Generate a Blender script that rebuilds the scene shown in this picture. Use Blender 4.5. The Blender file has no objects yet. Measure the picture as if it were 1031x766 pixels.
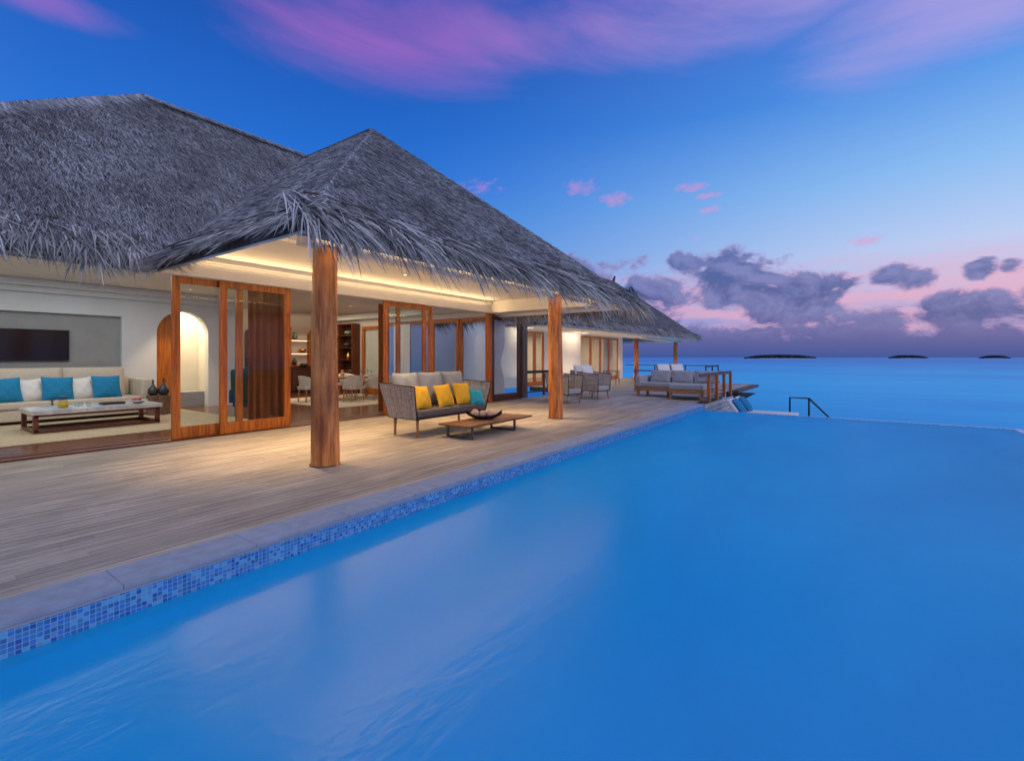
import bpy, bmesh, math, random
import numpy as np
from mathutils import Vector, Matrix, Euler
random.seed(7); rng = np.random.default_rng(11)
S = bpy.context.scene
COL = S.collection
R_ = math.radians
YAW = 35.5
# ------------------------------------------------------------------ camera
cd = bpy.data.cameras.new('camera'); cam = bpy.data.objects.new('camera', cd); COL.objects.link(cam)
cam.location = (0, 0, 1.4); cam.rotation_euler = (R_(90), 0, R_(YAW))
cd.sensor_width = 36; cd.lens = 16.76; cd.shift_y = -0.0223; cd.clip_start = 0.05; cd.clip_end = 60000
S.camera = cam
S.view_settings.view_transform = 'Standard'; S.view_settings.look = 'None'
S.view_settings.exposure = 0.0; S.view_settings.gamma = 1; S.view_settings.use_curve_mapping = False
S.render.engine = 'CYCLES'
S.cycles.use_denoising = True
S.cycles.max_bounces = 8; S.cycles.transparent_max_bounces = 16
S.cycles.sample_clamp_indirect = 4

def srgb(r, g, b):
    f = lambda c: (c/255)/12.92 if c/255 <= 0.04045 else (((c/255)+0.055)/1.055)**2.4
    return (f(r), f(g), f(b), 1)

class NT:
    """small helper for building node trees"""
    def __init__(s, tree): s.t = tree; s.n = tree.nodes; s.l = tree.links
    def put(s, sock, v):
        if v is None: return
        if isinstance(v, bpy.types.NodeSocket): s.l.new(v, sock)
        else: sock.default_value = v
    def m(s, op, a, b=None, c=None, clamp=False):
        x = s.n.new('ShaderNodeMath'); x.operation = op; x.use_clamp = clamp
        for i, v in enumerate((a, b, c)): s.put(x.inputs[i], v)
        return x.outputs[0]
    def vm(s, op, a, b=None):
        x = s.n.new('ShaderNodeVectorMath'); x.operation = op
        s.put(x.inputs[0], a); s.put(x.inputs[1], b)
        return x.outputs['Value'] if op in ('DOT_PRODUCT', 'LENGTH') else x.outputs[0]
    def xyz(s, x, y, z=0.0):
        n = s.n.new('ShaderNodeCombineXYZ'); s.put(n.inputs[0], x); s.put(n.inputs[1], y); s.put(n.inputs[2], z); return n.outputs[0]
    def sep(s, v):
        n = s.n.new('ShaderNodeSeparateXYZ'); s.l.new(v, n.inputs[0]); return n.outputs
    def ramp(s, f, stops, interp='LINEAR'):
        n = s.n.new('ShaderNodeValToRGB'); s.put(n.inputs[0], f); cr = n.color_ramp; cr.interpolation = interp
        while len(cr.elements) < len(stops): cr.elements.new(0.5)
        for e, (p, c) in zip(cr.elements, stops):
            e.position = p; e.color = c if len(c) == 4 else (*c, 1)
        return n.outputs[0]
    def mix(s, f, a, b, mode='MIX'):
        n = s.n.new('ShaderNodeMix'); n.data_type = 'RGBA'; n.blend_type = mode
        s.put(n.inputs[0], f); s.put(n.inputs[6], a); s.put(n.inputs[7], b); return n.outputs[2]
    def smooth(s, v, lo, hi):
        n = s.n.new('ShaderNodeMapRange'); n.interpolation_type = 'SMOOTHSTEP'
        s.put(n.inputs[0], v); n.inputs[1].default_value = lo; n.inputs[2].default_value = hi; return n.outputs[0]
    def noise(s, vec, scale, detail=4, rough=0.55, dist=0.0):
        n = s.n.new('ShaderNodeTexNoise'); s.put(n.inputs['Vector'], vec); n.inputs['Scale'].default_value = scale
        n.inputs['Detail'].default_value = detail; n.inputs['Roughness'].default_value = rough; n.inputs['Distortion'].default_value = dist
        return n.outputs[0]
    def coord(s, which='Object'):
        return s.n.new('ShaderNodeTexCoord').outputs[which]
    def pos(s):
        return s.n.new('ShaderNodeNewGeometry').outputs['Position']
    def scale(s, v, x, y, z):
        return s.vm('MULTIPLY', v, (x, y, z))

# ------------------------------------------------------------------ world: dusk sky with procedural clouds
W = bpy.data.worlds.new('World'); S.world = W; W.use_nodes = True
N = NT(W.node_tree); N.n.clear()
d = N.coord('Generated')
yw = R_(YAW)
dx = N.vm('DOT_PRODUCT', d, (math.cos(yw), math.sin(yw), 0))
dy = N.vm('DOT_PRODUCT', d, (-math.sin(yw), math.cos(yw), 0))
dz = N.sep(d)[2]
az = N.m('DIVIDE', N.m('ARCTAN2', dx, dy), R_(1))
el = N.m('DIVIDE', N.m('ARCSINE', dz), R_(1))
def px(u, v):
    a = (u-515.5)/480; b = (360-v)/480
    return math.degrees(math.atan(a)), math.degrees(math.atan(b/math.sqrt(1+a*a)))
e90 = N.m('DIVIDE', el, 60.0, clamp=True)
left = N.ramp(e90, [(0, srgb(60, 125, 205)), (.12, srgb(58, 145, 224)), (.33, srgb(14, 108, 212)), (.55, srgb(4, 78, 176)), (1, srgb(40, 70, 165))])
right = N.ramp(e90, [(0, srgb(112, 122, 190)), (.06, srgb(172, 156, 204)), (.11, srgb(204, 182, 218)), (.17, srgb(184, 202, 240)), (.28, srgb(136, 186, 240)), (.42, srgb(72, 142, 228)), (.6, srgb(70, 104, 206)), (1, srgb(90, 90, 185))])
back = N.ramp(e90, [(0, srgb(160, 160, 205)), (.3, srgb(140, 155, 215)), (1, srgb(120, 140, 215))])  # unseen sky behind the camera, lightened to brighten the deck
fr = N.smooth(az, -22.0, 52.0)
sky = N.mix(fr, left, right)
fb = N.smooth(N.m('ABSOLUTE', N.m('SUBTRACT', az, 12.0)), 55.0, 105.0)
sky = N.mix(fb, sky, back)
# overhead sky above the view, made paler to light the deck
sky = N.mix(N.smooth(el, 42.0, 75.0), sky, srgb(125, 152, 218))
def blob(u, v, ru, rv, amp=1.0):
    a0, e0 = px(u, v); a1, _ = px(u+ru, v); _, e1 = px(u, v-rv)
    ra, re = max(abs(a1-a0), .1), max(abs(e1-e0), .1)
    q = N.m('ADD', N.m('POWER', N.m('ABSOLUTE', N.m('DIVIDE', N.m('SUBTRACT', az, a0), ra)), 2.0),
            N.m('POWER', N.m('ABSOLUTE', N.m('DIVIDE', N.m('SUBTRACT', el, e0), re)), 2.0))
    return N.m('MULTIPLY', N.m('SUBTRACT', 1.0, q), amp)
def mx(lst):
    r = lst[0]
    for x in lst[1:]: r = N.m('MAXIMUM', r, x)
    return r
ae = N.xyz(az, N.m('MULTIPLY', el, 1.55), 0.0)
# high wispy pink cloud
aer = N.vm('ADD', ae, N.xyz(N.m('MULTIPLY', el, .9), N.m('MULTIPLY', az, .18), 0.0))
n_hi = N.noise(N.scale(aer, .55, 1.5, 1), .055, 6, .56, .5)
hi_mask = mx([blob(410, 42, 140, 55, 1.25), blob(960, 20, 200, 60, 1.3), blob(700, 5, 260, 50, .9), blob(30, -6, 90, 16, .6), blob(520, -60, 300, 70, .9)])
hi = N.smooth(N.m('ADD', N.m('MULTIPLY', hi_mask, .45), N.m('MULTIPLY', N.m('SUBTRACT', n_hi, .5), 2.4)), -.45, 1.05)
hi_col = N.mix(N.smooth(az, -15.0, 35.0), srgb(184, 108, 200), srgb(200, 168, 224))
sky = N.mix(N.m('MULTIPLY', hi, .7, clamp=True), sky, hi_col)
# small sunlit streaks
n_st = N.noise(N.vm('ADD', ae, N.xyz(N.m('MULTIPLY', el, -1.2), 0.0, 0.0)), .8, 4, .65)
st = N.smooth(N.m('ADD', mx([blob(697, 188, 20, 6), blob(714, 197, 17, 4), blob(716, 211, 15, 4), blob(620, 201, 18, 9), blob(586, 189, 22, 10, .7), blob(483, 188, 26, 9, .45), blob(873, 242, 24, 7), blob(700, 240, 10, 4, .2)]), N.m('MULTIPLY', N.m('SUBTRACT', n_st, .5), 3.2)), .0, 1.35)
sky = N.mix(N.m('MULTIPLY', st, .5), sky, srgb(222, 138, 196))
# pink glow strata behind the cumulus
n_pk = N.noise(N.scale(ae, .5, 2.6, 1), .24, 4, .5)
pk = N.m('MULTIPLY', N.m('MULTIPLY', N.smooth(el, 1.0, 3.4), N.m('SUBTRACT', 1.0, N.smooth(el, 6.0, 11.5))), N.smooth(n_pk, .34, .62))
pk = N.m('MULTIPLY', pk, N.smooth(az, 2.0, 16.0))
sky = N.mix(N.m('MULTIPLY', pk, .7), sky, srgb(224, 168, 198))
# cumulus
nb = N.noise(ae, .19, 8, .62, .4)
nb2 = N.noise(N.vm('ADD', ae, (0.8, 1.5, 0)), .19, 8, .62, .4)
lst = [blob(700, 266, 34, 16), blob(738, 282, 66, 32, 1.5), blob(790, 304, 80, 28, 1.4), blob(640, 300, 60, 26, .8), blob(628, 263, 30, 10, .8),
       blob(845, 288, 22, 8, .75), blob(912, 280, 34, 15, .95), blob(988, 270, 22, 12, .9), blob(1018, 268, 16, 9, .8), blob(960, 315, 75, 22, 1.2),
       blob(1010, 312, 40, 7, .7), blob(880, 322, 80, 20, .9), blob(1075, 300, 50, 30, .9), blob(560, 300, 60, 40, .8), blob(420, 320, 120, 40, .8), blob(1150, 320, 60, 30, .9)]
bank = N.m('MULTIPLY', N.m('SUBTRACT', 1.0, N.m('DIVIDE', el, 4.0)), 1.6)
dens = N.m('ADD', N.m('MAXIMUM', mx(lst), bank), N.m('MULTIPLY', N.m('SUBTRACT', nb, .49), 5.6))
cu = N.smooth(dens, -.15, .75)
lit = N.m('ADD', N.m('MULTIPLY', N.m('SUBTRACT', nb, nb2), 4.5), .5, clamp=True)
cc = N.mix(lit, srgb(58, 82, 150), srgb(112, 120, 180))
cc = N.mix(N.smooth(dens, .1, .8), srgb(150, 128, 182), cc)
lowc = N.ramp(N.m('DIVIDE', el, 6.0, clamp=True), [(0, srgb(52, 84, 150)), (.35, srgb(78, 90, 156)), (1, srgb(92, 96, 158))])
cc = N.mix(N.m('SUBTRACT', 1.0, N.smooth(el, 1.0, 5.0)), cc, lowc)
front = N.m('SUBTRACT', 1.0, N.smooth(N.m('ABSOLUTE', az), 80.0, 110.0))
sky = N.mix(N.m('MULTIPLY', N.m('MULTIPLY', cu, .93), front), sky, cc)
# a little of the physical sky keeps the far side of the dome natural
nish = N.n.new('ShaderNodeTexSky'); nish.sky_type = 'NISHITA'; nish.sun_disc = False
nish.sun_elevation = R_(1.0); nish.sun_rotation = R_(60)
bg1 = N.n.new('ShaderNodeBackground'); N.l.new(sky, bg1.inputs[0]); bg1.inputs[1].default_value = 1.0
bg2 = N.n.new('ShaderNodeBackground'); N.l.new(nish.outputs[0], bg2.inputs[0]); bg2.inputs[1].default_value = 0.03
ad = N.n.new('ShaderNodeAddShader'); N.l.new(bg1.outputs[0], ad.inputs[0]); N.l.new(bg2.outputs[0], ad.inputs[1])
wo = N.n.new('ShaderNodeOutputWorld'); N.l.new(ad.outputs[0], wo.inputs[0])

# ------------------------------------------------------------------ soft afterglow (sun below the horizon, lit pink cloud)
sl = bpy.data.lights.new('afterglow', 'SUN'); sl.energy = 0.92; sl.angle = R_(50); sl.color = (1, .88, .80)
so = bpy.data.objects.new('afterglow', sl); COL.objects.link(so)
so.rotation_euler = Vector((-.75, .22, -.62)).to_track_quat('-Z', 'Y').to_euler()

# ------------------------------------------------------------------ materials
MAT = {}
def mat(name, color=(.5, .5, .5), rough=.6, metal=0.0, spec=.5, var=.12, vscale=(6, 6, 6), bump=.1, bscale=60, col2=None, island=0.0, space='Object', emit=None, sheen=0, detail=5, stain=0):
    if name in MAT: return MAT[name]
    m = bpy.data.materials.new(name); m.use_nodes = True; t = NT(m.node_tree); b = t.n['Principled BSDF']
    co = t.coord(space)
    f = t.noise(t.scale(co, *vscale), 1.0, detail, .6)
    f = t.smooth(f, .3, .7)
    c1 = tuple(max(0, x*(1-var)) for x in color[:3])+(1,)
    c2 = (tuple(col2[:3])+(1,)) if col2 else tuple(min(1, x*(1+var)) for x in color[:3])+(1,)
    c = t.mix(f, c1, c2)
    if island:
        g = t.n.new('ShaderNodeNewGeometry').outputs['Random Per Island']
        hs = t.n.new('ShaderNodeHueSaturation'); t.l.new(c, hs.inputs['Color'])
        t.l.new(t.m('MULTIPLY_ADD', g, 2*island, 1-island), hs.inputs['Value']); c = hs.outputs[0]
    t.l.new(c, b.inputs['Base Color'])
    b.inputs['Roughness'].default_value = rough; b.inputs['Metallic'].default_value = metal
    b.inputs['Specular IOR Level'].default_value = spec
    if sheen: b.inputs['Sheen Weight'].default_value = sheen
    if bump:
        bn = t.n.new('ShaderNodeBump'); bn.inputs['Strength'].default_value = bump; bn.inputs['Distance'].default_value = .01
        t.l.new(t.noise(t.scale(co, *(v/ max(vscale)*bscale for v in vscale)), 1.0, 3, .6), bn.inputs['Height']); t.l.new(bn.outputs[0], b.inputs['Normal'])
    if stain:
        g1 = t.smooth(t.noise(t.pos(), .7, 5, .6, .5), .35, .75); g2 = t.smooth(t.noise(t.scale(t.pos(), 3, .8, 3), 1.0, 5, .7), .45, .8)
        hs2 = t.n.new('ShaderNodeHueSaturation'); t.l.new(c, hs2.inputs['Color'])
        t.l.new(t.m('SUBTRACT', t.m('SUBTRACT', 1.12, t.m('MULTIPLY', g1, stain)), t.m('MULTIPLY', g2, stain*.6)), hs2.inputs['Value'])
        t.l.new(hs2.outputs[0], b.inputs['Base Color'])
    if emit:
        b.inputs['Emission Color'].default_value = (*emit[:3], 1); b.inputs['Emission Strength'].default_value = emit[3]
    MAT[name] = m; return m

mat('deck_wood', (.31, .27, .215), .62, var=.18, vscale=(30, 1.2, 30), bump=.25, bscale=160, island=.15, detail=6, stain=.34, col2=(.44, .385, .31))
mat('coping_stone', (.26, .31, .38), .75, var=.10, vscale=(9, 9, 9), bump=.3, bscale=220, island=.07, stain=.12)
mat('plaster', (.72, .70, .66), .85, var=.03, vscale=(1.5, 1.5, 1.5), bump=.05)
mat('plaster_cool', (.64, .67, .68), .85, var=.03, vscale=(1.5, 1.5, 1.5), bump=.05)
mat('niche_grey', (.30, .31, .31), .8, var=.06, vscale=(2, 2, 2))
mat('ceiling_board', (.78, .74, .66), .8, var=.03, vscale=(2, .4, 2))
mat('fascia_grey', (.30, .32, .35), .7, var=.12, vscale=(1.2, 1.2, 14))
mat('red_wood', (.36, .088, .008), .36, var=.25, vscale=(26, 26, 1.6), bump=.06, bscale=150, col2=(.60, .185, .016))
mat('dark_teak', (.19, .085, .035), .45, var=.3, vscale=(22, 2, 22), bump=.08, island=.15)
mat('cool_grey_fabric', (.25, .275, .31), .95, var=.08, vscale=(30, 30, 30), bump=.3, bscale=260)
mat('red_wood_h', (.34, .105, .022), .38, var=.3, vscale=(4, 1.2, 26), bump=.06, bscale=150, col2=(.48, .18, .045))
mat('dark_wood', (.075, .032, .018), .4, var=.3, vscale=(20, 20, 2), bump=.05)
mat('weathered_dark', (.09, .065, .05), .65, var=.3, vscale=(20, 20, 2), bump=.1)
mat('teak', (.36, .17, .075), .5, var=.25, vscale=(22, 2, 22), bump=.08, island=.12)
mat('mahogany', (.13, .035, .016), .35, var=.25, vscale=(20, 20, 2), bump=.05)
mat('log_wood', (.34, .085, .012), .45, var=.25, vscale=(11, 11, 1.3), bump=.3, bscale=40, col2=(.80, .31, .07), detail=9, stain=.45)
mat('floor_wood', (.16, .055, .025), .18, var=.3, vscale=(8, 1, 8), bump=.02, island=.15)
mat('sisal', (.47, .37, .24), .95, var=.2, vscale=(25, 25, 25), bump=.6, bscale=200)
mat('rug_cream', (.58, .52, .42), .95, var=.1, vscale=(10, 10, 10), bump=.5, bscale=180)
mat('rope', (.33, .315, .30), .85, var=.25, vscale=(40, 40, 40), bump=.3, island=.3)
mat('rope_light', (.46, .42, .37), .85, var=.2, vscale=(40, 40, 40), bump=.3, island=.2)
mat('dark_metal', (.04, .04, .045), .4, metal=.8, var=.1)
mat('steel_blue_metal', (.10, .11, .13), .4, metal=.6, var=.1)
mat('grey_fabric', (.33, .335, .34), .95, var=.08, vscale=(30, 30, 30), bump=.3, bscale=260, sheen=.2)
mat('dark_fabric', (.10, .085, .08), .95, var=.1, vscale=(30, 30, 30), bump=.3, bscale=260)
mat('yellow_fabric', (.78, .43, .02), .9, var=.08, vscale=(20, 20, 20), bump=.3, bscale=260)
mat('teal_fabric', (.012, .30, .38), .9, var=.1, vscale=(20, 20, 20), bump=.3, bscale=260)
mat('blue_fabric', (.008, .20, .40), .9, var=.1, vscale=(20, 20, 20), bump=.3, bscale=260)
mat('cream_fabric', (.60, .52, .42), .95, var=.05, vscale=(20, 20, 20), bump=.3, bscale=260)
mat('white_fabric', (.72, .70, .67), .95, var=.04, vscale=(20, 20, 20), bump=.3, bscale=260)
mat('chair_fabric', (.58, .56, .54), .95, var=.06, vscale=(20, 20, 20), bump=.3, bscale=260)
mat('green_fabric', (.012, .035, .03), .8, var=.1)
mat('brown_drape', (.24, .075, .016), .8, var=.2, vscale=(10, 10, 1), bump=.1)
mat('sheer_white', (.75, .77, .8), .8, var=.04)
mat('marble', (.52, .53, .54), .2, var=.2, vscale=(3, 5, 3), bump=0, col2=(.70, .71, .71))
mat('black_gloss', (.006, .006, .008), .12, var=.05, bump=0)
mat('black_plastic', (.02, .02, .02), .4, var=.05, bump=0)
mat('ceramic_green', (.16, .26, .2), .25, var=.15, bump=0)
mat('ceramic_dark', (.03, .035, .04), .3, var=.15, bump=0)
mat('brass', (.8, .5, .16), .28, metal=1, var=.05, bump=0)
mat('red_fruit', (.42, .015, .03), .35, var=.2, bump=0)
mat('shell_ball', (.50, .34, .24), .7, var=.35, vscale=(60, 60, 60), bump=.4)
mat('bark', (.16, .09, .055), .9, var=.4, vscale=(30, 30, 5), bump=.6, bscale=60)
mat('island_green', (.012, .03, .045), .95, var=.3, vscale=(.05, .05, .05), bump=0)
mat('sand', (.5, .45, .36), .9, var=.1)
mat('skirt_board', (.34, .36, .38), .7, var=.15, vscale=(2, 2, 30), island=.15)
mat('lamp_warm', (1, .8, .5), .5, emit=(1, .72, .38, 6), var=0, bump=0)
mat('strip_warm', (1, .8, .5), .5, emit=(1, .78, .5, 2.6), var=0, bump=0)
mat('pool_lamp', (.8, .9, 1), .5, emit=(.75, .95, 1, 3.0), var=0, bump=0)

def thatch(name, base, base2):
    m = bpy.data.materials.new(name); m.use_nodes = True; t = NT(m.node_tree); b = t.n['Principled BSDF']
    g = t.n.new('ShaderNodeNewGeometry').outputs['Random Per Island']
    c = t.ramp(g, [(0, tuple(x*.45 for x in base)), (.3, base), (.7, base2), (1, tuple(x*1.45 for x in base2))])
    f = t.noise(t.coord('Object'), .9, 5, .65)
    c = t.mix(t.smooth(f, .35, .68), c, t.mix(.45, c, (.07, .065, .065, 1)))
    t.l.new(c, b.inputs['Base Color']); b.inputs['Roughness'].default_value = .8; b.inputs['Specular IOR Level'].default_value = .25
    MAT[name] = m
thatch('thatch', (.27, .285, .295), (.47, .49, .50))
thatch('thatch_fringe', (.26, .27, .265), (.50, .50, .475))
mat('thatch_base', (.09, .082, .078), .9, var=.4, vscale=(9, 9, 3), bump=.6)

def mosaic(name, axes, size, cols, grout, gscale=.07):
    m = bpy.data.materials.new(name); m.use_nodes = True; t = NT(m.node_tree); b = t.n['Principled BSDF']
    p = t.sep(t.pos()); idx = {'x': 0, 'y': 1, 'z': 2}
    u = t.m('DIVIDE', p[idx[axes[0]]], size); v = t.m('DIVIDE', p[idx[axes[1]]], size)
    cell = t.xyz(t.m('FLOOR', u), t.m('FLOOR', v), 0.0)
    wn = t.n.new('ShaderNodeTexWhiteNoise'); t.l.new(cell, wn.inputs[0])
    c = t.ramp(wn.outputs[0], cols, 'CONSTANT')
    fu = t.m('ABSOLUTE', t.m('SUBTRACT', t.m('FRACT', u), .5)); fv = t.m('ABSOLUTE', t.m('SUBTRACT', t.m('FRACT', v), .5))
    gm = t.m('GREATER_THAN', t.m('MAXIMUM', fu, fv), .5-gscale)
    t.l.new(t.mix(gm, c, grout), b.inputs['Base Color']); b.inputs['Roughness'].default_value = .25
    MAT[name] = m
BL = [(0, (.03, .10, .32, 1)), (.08, (.05, .19, .52, 1)), (.26, (.045, .15, .36, 1)), (.50, (.06, .22, .45, 1)), (.74, (.11, .36, .60, 1)), (.9, (.14, .27, .46, 1))]
mosaic('mosaic_yz', 'yz', .028, BL, (.16, .40, .70, 1))
mosaic('mosaic_xz', 'xz', .034, BL, (.22, .48, .75, 1))
mosaic('mosaic_xy', 'xy', .034, [(0, (.03, .10, .30, 1)), (.2, (.10, .32, .62, 1)), (.6, (.16, .45, .74, 1))], (.25, .5, .75, 1))
mosaic('pool_floor', 'xy', .3, [(0, (.012, .30, .84, 1)), (.3, (.013, .32, .88, 1)), (.7, (.014, .34, .92, 1))], (.013, .32, .88, 1), .01)

mat('pool_wall', (.002, .36, .9), .5, var=.1, vscale=(1, 1, 1), bump=0)
def water(name, tint, rough, bumps, strength, ior=1.33, k=1.0, cap=1.0):
    m = bpy.data.materials.new(name); m.use_nodes = True; t = NT(m.node_tree); t.n.remove(t.n['Principled BSDF'])
    out = t.n['Material Output']; p = t.pos()
    h = None
    for sc, sx, sy, w in bumps:
        q = t.m('MULTIPLY', t.noise(t.scale(p, sx, sy, 1), sc, 3, .5, .4), w); h = q if h is None else t.m('ADD', h, q)
    bn = t.n.new('ShaderNodeBump'); bn.inputs['Strength'].default_value = strength; bn.inputs['Distance'].default_value = .1; t.l.new(h, bn.inputs['Height'])
    fr = t.n.new('ShaderNodeFresnel'); fr.inputs[0].default_value = ior; t.l.new(bn.outputs[0], fr.inputs['Normal'])
    gl = t.n.new('ShaderNodeBsdfGlossy'); gl.inputs['Roughness'].default_value = rough; t.l.new(bn.outputs[0], gl.inputs['Normal'])
    if isinstance(tint, tuple):
        t1 = t.n.new('ShaderNodeBsdfTransparent'); t1.inputs[0].default_value = tint
        # milky long exposure body of the water over the tiled floor
        df = t.n.new('ShaderNodeBsdfDiffuse')
        nn = t.smooth(t.noise(t.scale(p, .35, .16, 1), 1.0, 4, .6, .6), .25, .75)
        t.l.new(t.mix(nn, (.0, .42, .76, 1), (.0, .54, .90, 1)), df.inputs[0])
        tr = t.n.new('ShaderNodeMixShader'); tr.inputs[0].default_value = .66
        t.l.new(t1.outputs[0], tr.inputs[1]); t.l.new(df.outputs[0], tr.inputs[2])
    else:
        tr = t.n.new('ShaderNodeBsdfDiffuse'); t.l.new(tint(t), tr.inputs[0])
    mx_ = t.n.new('ShaderNodeMixShader'); t.l.new(t.m('MINIMUM', t.m('MULTIPLY', fr.outputs[0], k), cap), mx_.inputs[0]); t.l.new(tr.outputs[0], mx_.inputs[1]); t.l.new(gl.outputs[0], mx_.inputs[2])
    t.l.new(mx_.outputs[0], out.inputs[0]); MAT[name] = m
water('pool_water', (.62, .93, 1, 1), .24, [(.5, 1, .6, .16), (9, 1, .45, .07), (24, 1, .5, .035)], .5, 1.5, 2.0, .115)
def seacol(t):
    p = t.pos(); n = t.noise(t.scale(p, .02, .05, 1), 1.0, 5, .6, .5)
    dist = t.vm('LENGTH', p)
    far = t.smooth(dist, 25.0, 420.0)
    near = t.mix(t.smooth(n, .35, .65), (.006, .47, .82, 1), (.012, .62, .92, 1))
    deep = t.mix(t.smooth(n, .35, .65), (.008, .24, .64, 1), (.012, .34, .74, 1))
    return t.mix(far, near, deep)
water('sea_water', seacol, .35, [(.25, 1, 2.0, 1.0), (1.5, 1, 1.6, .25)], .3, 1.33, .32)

def glass_mat(name, tint=(.93, .96, .97, 1), ior=1.45):
    m = bpy.data.materials.new(name); m.use_nodes = True; t = NT(m.node_tree); t.n.remove(t.n['Principled BSDF'])
    fr = t.n.new('ShaderNodeFresnel'); fr.inputs[0].default_value = ior
    gl = t.n.new('ShaderNodeBsdfGlossy'); gl.inputs['Roughness'].default_value = .02
    tr = t.n.new('ShaderNodeBsdfTransparent'); tr.inputs[0].default_value = tint
    bf = t.n.new('ShaderNodeNewGeometry').outputs['Backfacing']
    x = t.n.new('ShaderNodeMixShader'); t.l.new(t.m('MULTIPLY', fr.outputs[0], t.m('SUBTRACT', 1.0, bf)), x.inputs[0]); t.l.new(tr.outputs[0], x.inputs[1]); t.l.new(gl.outputs[0], x.inputs[2])
    t.l.new(x.outputs[0], t.n['Material Output'].inputs[0]); MAT[name] = m
glass_mat('window_glass'); glass_mat('clear_glass', (.85, .9, .92, 1))

# ------------------------------------------------------------------ mesh helpers
class MB:
    def __init__(s): s.v = []; s.f = []; s.sm = []
    def add(s, vs, fs, smooth=False):
        o = len(s.v); s.v += [tuple(x) for x in vs]; s.f += [tuple(i+o for i in f) for f in fs]; s.sm += [smooth]*len(fs); return s
    def box(s, x0, x1, y0, y1, z0, z1, bev=0.0, rot=None, piv=None):
        if bev:
            bm = bmesh.new(); bmesh.ops.create_cube(bm, size=1)
            for v in bm.verts: v.co = Vector(((x0+x1)/2+v.co.x*(x1-x0), (y0+y1)/2+v.co.y*(y1-y0), (z0+z1)/2+v.co.z*(z1-z0)))
            bmesh.ops.bevel(bm, geom=bm.edges[:], offset=bev, segments=2, affect='EDGES', profile=.7)
            vs = [v.co.copy() for v in bm.verts]; fs = [[v.index for v in f.verts] for f in bm.faces]; bm.free()
        else:
            vs = [Vector(p) for p in [(x0,y0,z0),(x1,y0,z0),(x1,y1,z0),(x0,y1,z0),(x0,y0,z1),(x1,y0,z1),(x1,y1,z1),(x0,y1,z1)]]
            fs = [(0,3,2,1),(4,5,6,7),(0,1,5,4),(1,2,6,5),(2,3,7,6),(3,0,4,7)]
        if rot:
            M = Euler(rot).to_matrix(); pv = Vector(piv) if piv else Vector(((x0+x1)/2,(y0+y1)/2,(z0+z1)/2))
            vs = [M @ (v-pv)+pv for v in vs]
        return s.add(vs, fs)
    def bar(s, a, b, w, h=None, bev=0):
        """square bar from a to b"""
        h = h or w; a = Vector(a); b = Vector(b); L = (b-a).length
        m = MB().box(-w/2, w/2, -h/2, h/2, 0, L, bev)
        q = (b-a).to_track_quat('Z', 'Y' if abs((b-a).normalized().y) < .9 else 'X')
        return s.add([a + q @ Vector(v) for v in m.v], m.f)
    def tube(s, pts, r, n=8, cap=True):
        pts = [Vector(p) for p in pts]; rs = r if isinstance(r, (list, tuple)) else [r]*len(pts)
        vs = []; fs = []; prev = None
        for i, p in enumerate(pts):
            t = (pts[min(i+1, len(pts)-1)]-pts[max(i-1, 0)]).normalized()
            if prev is None: prev = t.orthogonal().normalized()
            u = (prev - t*prev.dot(t)).normalized(); w = t.cross(u); prev = u
            for k in range(n):
                a = 2*math.pi*k/n; vs.append(p + (u*math.cos(a)+w*math.sin(a))*rs[i])
        for i in range(len(pts)-1):
            for k in range(n): fs.append((i*n+k, i*n+(k+1) % n, (i+1)*n+(k+1) % n, (i+1)*n+k))
        s.add(vs, fs, True)
        if cap:
            o = len(s.v)-len(vs); s.f += [tuple(o+k for k in range(n))[::-1], tuple(o+(len(pts)-1)*n+k for k in range(n))]; s.sm += [False]*2
        return s
    def lathe(s, prof, c=(0,0,0), n=20):
        vs = []; fs = []
        for r, z in prof:
            for k in range(n):
                a = 2*math.pi*k/n; vs.append((c[0]+r*math.cos(a), c[1]+r*math.sin(a), c[2]+z))
        for i in range(len(prof)-1):
            for k in range(n): fs.append((i*n+k, i*n+(k+1) % n, (i+1)*n+(k+1) % n, (i+1)*n+k))
        return s.add(vs, fs, True)
    def ball(s, c, r, n=14, sc=(1,1,1)):
        pr = [(max(math.sin(math.pi*i/8), 1e-3)*r, -math.cos(math.pi*i/8)*r) for i in range(9)]
        m = MB().lathe(pr, (0,0,0), n)
        return s.add([(c[0]+v[0]*sc[0], c[1]+v[1]*sc[1], c[2]+v[2]*sc[2]) for v in m.v], m.f, True)
    def cushion(s, c, size, rot=(0,0,0), e=.35, pinch=0.0, n=20, jit=.0):
        """rounded cushion; size = full extents; pinch>0 gives a throw pillow with pointed corners (thin axis z)"""
        M = Euler(rot).to_matrix(); vs = []; fs = []; hx, hy, hz = (q/2 for q in size); k = n
        for side in (1, -1):
            for i in range(k+1):
                for j in range(k+1):
                    a = -1+2*i/k; b = -1+2*j/k
                    ea = 1-abs(a)**(2/e if not pinch else 2.6); eb = 1-abs(b)**(2/e if not pinch else 2.6)
                    z = (max(ea, 0)*max(eb, 0))**(.5 if not pinch else .6)
                    x, y = a, b
                    if pinch: x *= 1-pinch*(1-b*b); y *= 1-pinch*(1-a*a)
                    else: 
                        rr = .06
                    zz = side*z*hz + jit*hz*math.sin(7*a+c[1]*9)*math.cos(6*b+c[0]*5)*z
                    vs.append(M @ Vector((x*hx, y*hy, zz))+Vector(c))
        m1 = (k+1)*(k+1)
        for i in range(k):
            for j in range(k):
                q = (i*(k+1)+j, (i+1)*(k+1)+j, (i+1)*(k+1)+j+1, i*(k+1)+j+1)
                fs.append(q); fs.append(tuple(m1+x for x in q[::-1]))
        return s.add(vs, fs, True)
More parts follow.
